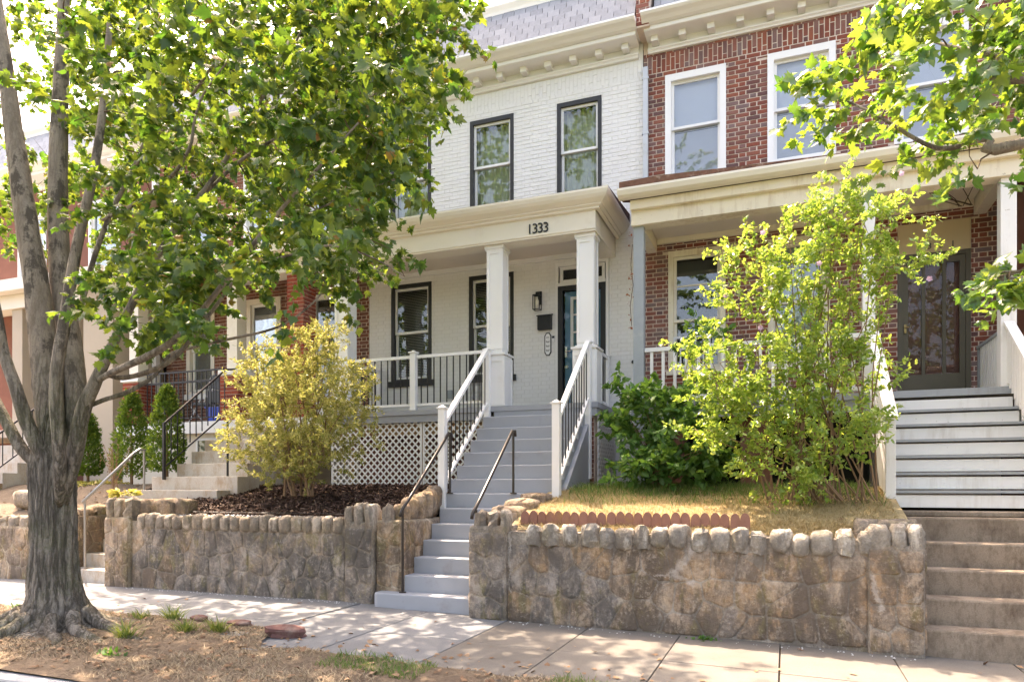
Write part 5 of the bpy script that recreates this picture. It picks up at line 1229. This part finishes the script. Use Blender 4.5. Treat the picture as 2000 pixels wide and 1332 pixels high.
# leaf clusters
polyA = [(130, -60), (875, -60), (865, 30), (830, 70), (835, 130), (800, 165), (820, 190), (760, 255), (765, 325), (780, 325), (720, 360), (709, 410), (747, 470), (717, 530), (679, 560), (642, 530), (590, 550), (535, 500), (480, 520), (420, 540), (370, 585), (335, 660), (285, 655), (235, 605), (200, 540), (225, 480), (170, 420), (150, 300), (110, 120)]
def sample_region(n, poly, ylo, yhi):
    out = []; xs_ = [p[0] for p in poly]; ys_ = [p[1] for p in poly]
    while len(out) < n:
        px = NR.uniform(min(xs_), max(xs_), 400); py = NR.uniform(min(ys_), max(ys_), 400); ok = inpoly(px, py, poly)
        for a, b in zip(px[ok], py[ok]):
            Y = NR.uniform(ylo, yhi); out.append(np.array(at(a, b, Y)))
    return np.array(out[:n])
def crown_fill(n, c, r, keep_out=None):
    out = []
    while len(out) < n:
        q = NR.normal(0, 1, (500, 3)); q = unit(q) * NR.uniform(.35, 1, (500, 1)) ** .6 * np.array(r) + np.array(c)
        px, py, zc = proj(q); ins = (px > -60) & (px < 2060) & (py > -80) & (py < 1400) & (zc > .3)
        q = q[~ins & (q[:, 2] > 2.6)]
        out += list(q)
    return np.array(out[:n])
CA = np.vstack([sample_region(330, polyA, 5.2, 7.4), sample_region(470, polyA, 7.0, 9.4), sample_region(200, polyA, 3.9, 5.4),
                sample_region(70, [(560, -40), (870, -40), (835, 150), (755, 255), (755, 330), (690, 360), (560, 380)], 5.0, 7.0),
                sample_region(90, [(-40, -40), (160, -40), (160, 360), (110, 480), (-40, 560)], 5.6, 8.6),
                sample_region(26, [(210, 480), (420, 500), (400, 620), (340, 700), (240, 650), (200, 560)], 4.1, 5.0)])
CB = crown_fill(900, (-6.4, 5.2, 7.6), (5.0, 4.2, 4.6))
C = np.vstack([CA, CB]); tw = MB(); dirs = connect(tw, nodes, C)
tw.build('twigs', M["twig"], T1, kind='stuff')
out_d = unit(dirs * .7 + unit(C - np.array([cx0, cy0, 4.0])) * .6 + NR.normal(0, .35, C.shape)); out_d[:, 2] *= .5; out_d = unit(out_d)
P, D, Nn, S_ = sprigs(C, out_d, .50, 32, .088, .45, .9, .5)
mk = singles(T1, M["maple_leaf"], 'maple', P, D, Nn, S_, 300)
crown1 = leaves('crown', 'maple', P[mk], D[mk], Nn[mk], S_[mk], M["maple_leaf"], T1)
# ------------------------------------------------------------------ right street maple (trunk outside the frame)
T2 = thing('street_tree', 'sunlit maple branches reaching in from a tree beyond the right edge', 'tree', (5.9, 4.4, -.1))
nodes = []; rr = random.Random(5)
tp = [(5.9, 4.4, -.15), (5.9, 4.42, .5), (5.88, 4.45, 1.5), (5.9, 4.5, 2.4)]
MB().tube(smooth_path(tp, 5), list(np.linspace(.34, .22, 16)), 20, True, .06).build('trunk', M["bark_trunk"], T2, smooth=True)
def add2(pts, radii):
    m = MB(); p = smooth_path(pts); rs = np.interp(np.linspace(0, 1, len(p)), np.linspace(0, 1, len(radii)), radii)
    m.tube(p, list(rs), 8, True, .08); m.build('limb', M["bark_limb"], T2, smooth=True)
    for q, r in zip(p[2:], rs[2:]): nodes.append((q, r))
add2([(5.9, 4.5, 2.3), (5.5, 4.8, 3.4), (4.6, 5.2, 4.2), at(2040, 270, 5.6), at(1930, 270, 5.7), at(1830, 290, 5.8), at(1720, 230, 5.9), at(1640, 190, 6.0), at(1600, 170, 6.0)], [.14, .10, .07, .04, .022, .016, .012, .008, .004])
add2([(5.7, 4.7, 2.9), (4.6, 5.0, 3.9), at(2040, 150, 5.6), at(1950, 110, 5.7), at(1850, 90, 5.9), at(1770, 60, 6.1)], [.10, .07, .04, .02, .012, .006])
add2([(5.9, 4.5, 2.3), (5.2, 5.0, 2.7), at(2060, 540, 5.7), at(1990, 530, 5.7), at(1930, 535, 5.7)], [.06, .045, .02, .01, .004])
add2([(5.9, 4.5, 2.3), (6.0, 4.5, 4.2), (5.7, 4.6, 6.0), (5.8, 4.6, 8.0)], [.18, .14, .09, .03])
add2([(5.95, 4.5, 3.2), (6.8, 4.2, 4.6), (7.6, 4.3, 6.0)], [.12, .08, .03]); add2([(5.9, 4.5, 3.4), (5.4, 3.6, 5.0), (4.8, 2.8, 6.2)], [.12, .08, .03])
polyR = [(1600, 205), (1612, 160), (1600, 95), (1650, 95), (1700, 150), (1745, 120), (1760, 40), (1740, -40), (2060, -40), (2060, 320), (1960, 310), (1900, 345), (1860, 300), (1820, 330), (1790, 325), (1760, 290), (1720, 270), (1690, 250), (1650, 230)]
C = np.vstack([sample_region(58, polyR, 5.3, 6.3), sample_region(30, [(1760, -40), (2060, -40), (2060, 160), (1800, 150)], 5.0, 6.2), sample_region(9, [(1935, 530), (2040, 510), (2060, 590), (1950, 560)], 5.5, 5.9), crown_fill(230, (5.6, 4.6, 6.2), (4.0, 3.4, 3.4))])
tw = MB(); dirs = connect(tw, nodes, C); tw.build('twigs', M["twig"], T2, kind='stuff')
out_d = unit(dirs * .8 + np.array([-.35, .1, -.05]) + NR.normal(0, .3, C.shape)); out_d[:, 2] *= .5; out_d = unit(out_d)
P, D, Nn, S_ = sprigs(C, out_d, .42, 20, .098, .5, .8, .55)
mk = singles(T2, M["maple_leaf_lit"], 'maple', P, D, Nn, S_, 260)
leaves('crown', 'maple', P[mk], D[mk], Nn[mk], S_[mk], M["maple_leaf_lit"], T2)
# trees across the street, seen in the window panes
def far_tree(x, y, seed, label):
    t = thing('far_tree', label, 'tree', (x, y, 0), 'trees across the street'); rg = np.random.default_rng(seed)
    nod = []; m = MB(); m.tube([(x, y, -.2), (x + .1, y, 2), (x, y + .1, 4.5), (x - .1, y, 7.5)], [.32, .25, .18, .05], 12); m.build('trunk', M["bark_trunk"], t, smooth=True)
    q = unit(rg.normal(0, 1, (380, 3))) * rg.uniform(.3, 1, (380, 1)) ** .5 * np.array((3.6, 3.0, 4.2)) + np.array((x, y, 6.6))
    P, D, Nn, S_ = sprigs(q, unit(q - np.array((x, y, 5.0))), .6, 13, .24, .4, .9, .5)
    leaves('crown', 'lobed', P, D, Nn, S_, M["maple_leaf"], t)
for i, (x, y) in enumerate(((-15, -14.2), (-7.5, -15), (0, -14.4), (7.5, -15), (15, -14.2))):
    far_tree(x, y, i, [f'{k} tree from the left across the street, seen only in the window panes' for k in ('first', 'second', 'third', 'fourth', 'fifth')][i])

# ------------------------------------------------------------------ shrubs
def shrub(name, label, base, lumps, kind, mat, L, per, size, stem_mat, nst, droop=.2, up=.35, srad=.012, base_w=None, outw=.7):
    """lumps: (centre, (rx, ry, rz), number of sprigs)"""
    t = thing(name, label, 'shrub', base); Cs = []; Ds = []
    for c, r, n in lumps:
        q = unit(NR.normal(0, 1, (n, 3))) * (NR.uniform(.12, 1, (n, 1)) ** .5); Cs.append(np.array(c) + q * np.array(r)); Ds.append(q)
    Cc = np.vstack(Cs); Dd = np.vstack(Ds); b = Vector(base); m = MB(); nodes = []
    for i in range(nst):
        c, r, n = lumps[i % len(lumps)]; c = Vector(c); e = c + Vector((R.uniform(-.5, .5) * r[0], R.uniform(-.5, .5) * r[1], R.uniform(-.2, .6) * r[2]))
        s_ = b + Vector((R.uniform(-1, 1) * (base_w or srad * 12), R.uniform(-1, 1) * srad * 8, -.05)); md = s_.lerp(e, .5) + Vector((R.uniform(-.1, .1), R.uniform(-.08, .08), .12))
        p = smooth_path([s_, s_.lerp(md, .5) + Vector((0, 0, .05)), md, e], 3); m.tube(p, list(np.linspace(srad, srad * .35, len(p))), 6)
        for q in p[3:]: nodes.append((q, srad * .5))
    m.build('stems', stem_mat, t, kind='stuff'); tw = MB(); connect(tw, nodes, Cc[::3], .004, 4); 
    if tw.v: tw.build('twigs', stem_mat, t, kind='stuff')
    dr_ = unit(Dd * outw + np.array([0, 0, .5]) + NR.normal(0, .4, Cc.shape))
    P, D, Nn, S_ = sprigs(Cc, dr_, L, per, size, droop, .9, up)
    leaves('foliage', kind, P, D, Nn, S_, mat, t); return t
def lp(px, py, Y, wpx, hpx, n, dep=.5):
    c = at(px, py, Y); k = (-c.x * ST + c.y * CT) / F; return (tuple(c), (wpx * k / 2, dep, hpx * k / 2), n)
hb = shrub('hibiscus_bush', 'tall bright yellow-green flowering bush in front of the red brick porch', tuple(at(1610, 968, 8.4)),
      [lp(1640, 375, 8.45, 60, 70, 14, .2), lp(1645, 440, 8.45, 170, 100, 36, .3), lp(1560, 470, 8.45, 90, 90, 13, .25), lp(1700, 430, 8.45, 130, 80, 17, .2), lp(1475, 505, 8.45, 140, 80, 20, .22), lp(1600, 540, 8.45, 260, 120, 70, .4), lp(1755, 520, 8.35, 150, 70, 22, .2),
       lp(1450, 600, 8.40, 130, 100, 26, .3), lp(1600, 640, 8.45, 270, 150, 75, .45), lp(1410, 730, 8.30, 160, 120, 24, .3), lp(1580, 750, 8.40, 300, 150, 100, .5), lp(1450, 820, 8.25, 180, 110, 30, .3), lp(1600, 850, 8.35, 240, 140, 85, .5), lp(1530, 920, 8.20, 230, 90, 48, .35), lp(1400, 780, 8.25, 130, 110, 18, .25), lp(1380, 860, 8.2, 110, 70, 16, .25), lp(1370, 700, 8.35, 80, 90, 12, .3)],
      'lobed', M["hibiscus_leaf"], .31, 40, .05, M["stem_tan"], 44, .25, .45, .011, .62)
shrub('green_shrub', 'dark green leafy shrub in the corner between the two porches', tuple(at(1290, 950, 9.4)),
      [lp(1300, 800, 9.6, 170, 100, 46, .45), lp(1250, 850, 9.5, 120, 150, 50, .4), lp(1340, 870, 9.3, 150, 140, 64, .45), lp(1290, 920, 9.2, 200, 60, 46, .4), lp(1215, 800, 9.6, 30, 110, 10, .1), lp(1390, 890, 9.2, 60, 110, 18, .3), lp(1370, 660, 9.6, 60, 60, 9, .15)],
      'lobed', M["shrub_leaf"], .26, 22, .10, M["stem_tan"], 16, .3, .5, .012)
shrub('variegated_bush', 'large cream and yellow variegated bush in the mulch bed', tuple(at(590, 962, 8.6)),
      [lp(590, 700, 8.9, 190, 110, 110, .5), lp(520, 770, 8.8, 160, 140, 110, .6), lp(650, 770, 8.8, 170, 150, 125, .6), lp(580, 800, 8.6, 260, 180, 190, .7), lp(490, 860, 8.7, 120, 120, 80, .5), lp(590, 880, 8.5, 240, 110, 130, .6), lp(680, 830, 8.7, 100, 110, 62, .5), lp(560, 920, 8.5, 140, 50, 40, .4), lp(640, 660, 8.9, 80, 40, 18, .25), lp(500, 710, 8.9, 60, 60, 18, .3)],
      'narrow', M["variegated_leaf"], .21, 44, .055, M["stem_tan"], 12, .1, .3, .018)
def cedar(px, pyb, Y, wpx, hpx, label, seed):
    b = at(px, pyb, Y); k = (-b.x * ST + b.y * CT) / F; w, h = wpx * k / 2, hpx * k; rg = np.random.default_rng(seed)
    t = thing('arborvitae', label, 'shrub', tuple(b), 'arborvitae in the neighbouring bed')
    MB().tube([b + Vector((0, 0, -.1)), b + Vector((0, 0, h * .8))], [.03, .008], 6).build('trunk', M["stem_tan"], t)
    n = 900; u = rg.uniform(.02, 1, n); a = rg.uniform(0, 6.283, n); rad = w * np.minimum(1, 2.6 * u + .55) * (1 - u ** 1.7) ** .75 * rg.uniform(.55, 1.05, n)
    q = np.stack([b.x + rad * np.cos(a), b.y + rad * np.sin(a), b.z + .06 + u * h * .93], 1); d = unit(np.stack([np.cos(a) * .6, np.sin(a) * .6, np.full(n, 1.0)], 1) + rg.normal(0, .25, (n, 3)))
    P, D, Nn, S_ = sprigs(q, d, .09, 5, .075, .0, .5, .1); Nn = unit(np.cross(D, NR.normal(0, 1, D.shape)))
    leaves('foliage', 'scale', P, D, Nn, S_, M["cedar_leaf"], t)
cedar(326, 935, 9.2, 72, 180, 'narrow arborvitae nearest the porch steps', 1); cedar(257, 945, 9.4, 70, 180, 'narrow arborvitae between the downspout and its taller neighbour', 2); cedar(172, 940, 9.6, 54, 130, 'small rounded arborvitae right beside the tree trunk', 3)
# pink flowers of the bush
for i, (px, py) in enumerate(((1490, 455), (1418, 578), (1815, 545), (1760, 340), (1485, 640), (1600, 515))):
    c = at(px, py, 8.02 + .05 * (i % 3)); m = MB()
    for k in range(5):
        a = k * 1.2566 + i; u = Vector((math.cos(a), -.35, math.sin(a))); v = Vector((-math.sin(a), 0, math.cos(a)))
        m.add([c, c + u * .02 + v * .014, c + u * .032, c + u * .02 - v * .014], [(0, 1, 2, 3)])
    m.build('flower', M["pink_petal"], hb)

# ------------------------------------------------------------------ grass, mulch, litter
def blades(name, XY, zf, h, w, mat, kind='stuff', parent=None, lean=.5):
    n = len(XY); P = np.array([(x, y, zf(x, y)) for x, y in XY]); a = NR.uniform(0, 6.283, n); H_ = h * NR.uniform(.4, 1.3, n)
    D = unit(np.stack([np.cos(a) * lean * NR.uniform(.2, 1.6, n), np.sin(a) * lean * NR.uniform(.2, 1.6, n), np.ones(n)], 1))
    side = unit(np.cross(D, np.array([0, 0, 1.0]) + NR.normal(0, .2, (n, 3)))); W = w * NR.uniform(.6, 1.3, n)
    B0 = P - side * W[:, None] / 2; B1 = P + side * W[:, None] / 2; mid = P + D * H_[:, None] * .55; bend = D.copy(); bend[:, 2] *= .45; bend = unit(bend)
    tip = mid + bend * H_[:, None] * .5
    V = np.stack([B0, B1, mid + side * W[:, None] * .35, tip, mid - side * W[:, None] * .35], 1)
    return np_mesh(name, V, [(0, 1, 2, 4), (4, 2, 3)], mat, parent, kind)
def rect_pts(n, x0, x1, y0, y1): return np.stack([NR.uniform(x0, x1, n), NR.uniform(y0, y1, n)], 1)
lawn = blades('dry_grass', np.vstack([rect_pts(26000, -2.88, 1.05, 7.55, 9.3), rect_pts(5000, -2.6, .6, 7.5, 7.8)]), yardR, .055, .006, M["grass_dry"], lean=1.3)
tag(lawn, 'straw coloured dry lawn behind the stone wall', 'grass')
g2 = blades('green_grass', np.vstack([rect_pts(5200, -2.65, .9, 8.75, 9.7), rect_pts(700, -2.6, 1.0, 8.3, 8.8)]), yardR, .13, .008, M["grass_green"], lean=.8); tag(g2, 'green grass and weeds at the foot of the bushes', 'grass')
q = rect_pts(90000, -9, 3.0, 3.72, 5.72); ymax = np.array([strip_top(x) for x in q[:, 0]])
dens = (np.sin(q[:, 0] * 2.3 + q[:, 1]) + np.sin(q[:, 0] * 5.1 - 3 * q[:, 1]) + np.sin(q[:, 1] * 6 + 1)) / 3
q1 = q[(q[:, 1] < ymax) & (dens + NR.uniform(-.6, .6, len(q)) > -.1)][:42000]
tag(blades('dry_strip_grass', q1, strip_z, .055, .005, M["strip_straw"], lean=1.8), 'trampled dry grass on the planting strip', 'grass')
q = rect_pts(26000, -6.5, 3.0, 4.0, 5.2); ymax = np.array([strip_top(x) for x in q[:, 0]]); edge = q[:, 1] > ymax - .42; den = np.sin(q[:, 0] * 3.7) + np.sin(q[:, 0] * 9.1 + 2) * .7
q2 = q[(q[:, 1] < ymax + .02) & edge & (den > .0) & (q[:, 0] > -3.9)][:9000]
tag(blades('green_strip_grass', q2, strip_z, .07, .006, M["grass_green"], lean=.9), 'green grass patches along the edge of the walk', 'grass')
ch_ = rect_pts(9000, -8.9, -4.75, 7.75, 10.3); n = len(ch_)
P = np.array([(x, y, yardL(x, y) + .012) for x, y in ch_]); A = NR.normal(0, 1, (n, 3)); A[:, 2] *= .35; A = unit(A) * NR.uniform(.018, .045, (n, 1)); Bv = unit(np.cross(A, NR.normal(0, 1, (n, 3)) + np.array([0, 0, 2.5]))) * NR.uniform(.006, .013, (n, 1))
V = np.stack([P - A - Bv, P + A - Bv, P + A + Bv, P - A + Bv], 1); V[:, :, 2] += NR.uniform(0, .02, (n, 1))
tag(np_mesh('mulch', V, [(0, 1, 2, 3)], M["mulch_chip"], None, 'stuff'), 'dark brown bark mulch in the left bed', 'mulch')
def pebbles(name, XY, zf, s0, s1, mat, label, cat):
    n = len(XY); base = np.array([(1, 0, 0), (.3, .9, 0), (-.8, .5, 0), (-.7, -.6, 0), (.4, -.9, 0), (.1, 0, .8)]); a = NR.uniform(0, 6.28, n); c, s_ = np.cos(a), np.sin(a); S_ = NR.uniform(s0, s1, n)
    V = np.stack([np.stack([(b[0] * c - b[1] * s_) * S_, (b[0] * s_ + b[1] * c) * S_, np.full(n, b[2]) * S_], 1) for b in base], 1)
    V += np.array([(x, y, zf(x, y) + .004) for x, y in XY])[:, None, :]
    o = np_mesh(name, V, [(0, 1, 5), (1, 2, 5), (2, 3, 5), (3, 4, 5), (4, 0, 5)], mat, None, 'stuff'); return tag(o, label, cat)
pebbles('white_gravel', np.vstack([rect_pts(900, -8.6, -5.1, 7.68, 7.80), rect_pts(420, -5.3, -4.75, 7.65, 7.98)]), lambda x, y: yardL(x, y) + .02, .008, .02, M["gravel_white"], 'strip of small white stones behind the coping of the mulch bed', 'gravel')
sheet('edging_strip', -8.5, -5.2, 7.84, 7.86, 20, 1, lambda x, y: yardL(x, y) + .05, M["black"], None)
tag(bpy.data.objects['edging_strip'], 'black plastic edging strip along the mulch bed', 'edging')
# white pebbles and crumbs at wall foot
pebbles('wall_crumbs', np.vstack([rect_pts(120, -8.7, -4.8, 7.26, 7.40), rect_pts(90, -2.8, 1.1, 7.02, 7.16)]), lambda x, y: gz(x), .004, .013, M["gravel_white"], 'pale crumbs of mortar along the foot of the walls', 'gravel')
# fallen leaves
qx = np.vstack([rect_pts(70, -8, 2.5, 5.2, 7.3), rect_pts(900, -8.5, 1, 3.72, 5.6), rect_pts(80, -2.7, 1.0, 7.7, 9.2), rect_pts(90, -8.8, -4.8, 7.9, 9.8), rect_pts(160, -13, -10.4, 7.9, 9.4)])
def lz(x, y):
    if y > 7.45: return (yardR if x > -3 else (yardL if x > -9 else yardLL))(x, y) + .03
    return (strip_z(x, y) + .02) if y < strip_top(x) else gz(x) + .012
P = np.array([(x, y, lz(x, y)) for x, y in qx]); n = len(P); a = NR.uniform(0, 6.28, n); D = np.stack([np.cos(a), np.sin(a), NR.uniform(-.1, .25, n)], 1); Nn = NR.normal(0, .3, (n, 3)); Nn[:, 2] += 1
tag(leaves('fallen_leaves', 'maple', P, D, Nn, NR.uniform(.018, .07, n), M["dead_leaf"], None), 'dry fallen leaves scattered on the ground', 'leaves')
# liriope clumps
for i, (px, py, s_, lb) in enumerate(((245, 1240, 1.0, 'yellowing grass clump nearest the tree roots'), (338, 1205, 1.0, 'tall green grass clump at the edge of the walk'), (362, 1228, .9, 'spreading grass clump in the middle of the strip'), (425, 1225, 1.0, 'dense green grass clump farthest from the tree'), (275, 1205, .7, 'small grass clump behind the tree roots'))):
    a = (px - 1000) / F; zc = (EYE - .05) * F / (py - HZ); c = ((a * CT - ST) * zc, (a * ST + CT) * zc)
    n = int(120 * s_); q = NR.normal(0, .035, (n, 2)) + np.array(c); t = thing('grass_clump', lb, 'plant', (c[0], c[1], strip_z(*c)), 'grass clumps in the planting strip')
    blades('blades', q, lambda x, y: strip_z(x, y) - .01, .20 * s_, .011, M["liriope"], 'stuff', t, 1.0)
# hosta and dry stalks in the left bed, weeds
hp = at(245, 962, 8.1)
t = thing('hosta', 'yellowing hosta leaves on the stone pier at left', 'plant', tuple(hp)); n = 80; a = NR.uniform(0, 6.28, n); P = np.array(hp) + np.stack([np.cos(a) * NR.uniform(0, .22, n), np.sin(a) * .12, NR.uniform(-.05, .03, n)], 1); D = np.stack([np.cos(a), np.sin(a), NR.uniform(-.2, .6, n)], 1); Nn = NR.normal(0, .4, (n, 3)); Nn[:, 2] += 1
leaves('leaf_mass', 'oval', P, D, Nn, NR.uniform(.06, .15, n), M["hosta_leaf"], t)
t = thing('dry_stalks', 'dry flower stalks rising beside the white downspout', 'plant', tuple(at(225, 950, 8.4))); b = at(225, 955, 8.4)
for i in range(16):
    e = b + Vector((R.uniform(-.35, .25), R.uniform(-.15, .15), R.uniform(.35, .72))); m = MB().tube([b + Vector((R.uniform(-.1, .1), 0, 0)), b.lerp(e, .5) + Vector((0, 0, .08)), e], .004, 4)
    for k in range(5): m.tube([e + Vector((R.uniform(-.01, .01), 0, -.05 * k)), e + Vector((R.uniform(-.02, .02), 0, -.05 * k + .02))], .007, 4)
    m.build('stalk', M["dead_leaf"], t)
gc = rect_pts(500, -13.2, -11.6, 9.2, 9.9); n = len(gc); P = np.array([(x, y, yardLL(x, y) + .03) for x, y in gc]); D = unit(NR.normal(0, 1, (n, 3)) * np.array([1, 1, .4])); Nn = NR.normal(0, .4, (n, 3)); Nn[:, 2] += 1
tag(leaves('ground_cover', 'oval', P, D, Nn, NR.uniform(.05, .1, n), M["hosta_leaf"], None), 'yellow-green ground cover below the far left steps', 'ground cover')
for px, py, Y, lb in ((1378, 1240, 7.08, 'small weed growing from the foot of the ochre stone wall'), (40, 1195, 5.6, 'small weed at the left of the tree trunk'), (215, 1300, 4.3, 'small green weed among the tree roots')):
    c = at(px, py, Y); z = gz(c.x) if Y > 6 else strip_z(c.x, c.y); t = thing('weed', lb, 'plant', (c.x, c.y, z))
    n = 60; P = np.array([c.x, c.y, z + .01]) + NR.normal(0, 1, (n, 3)) * np.array([.06, .03, .012]); D = unit(NR.normal(0, 1, (n, 3)) + np.array([0, 0, .6])); Nn = NR.normal(0, .5, (n, 3)); Nn[:, 2] += 1
    leaves('leaf_mass', 'oval', P, D, Nn, NR.uniform(.025, .06, n), M["shrub_leaf"], t)
# edging rocks of the strip
rk = crag('edging_rock', 77, M["rock_red"])
o = inst('edging_rock', rk, (-4.45, 5.50, -.02), None, (0, .1, .5), (.42, .16, .13)); tag(o, 'long reddish rock at the corner of the planting strip', 'rock')
o = inst('edging_rock', rk, (-5.2, 5.72, -.01), None, (0, 0, .1), (.3, .14, .08)); tag(o, 'flat reddish rock behind the grass clumps', 'rock')
o = inst('edging_rock', rk, (-5.75, 5.74, -.01), None, (0, 0, -.2), (.26, .13, .09)); tag(o, 'pale small rock beside the tall grass clump', 'rock')
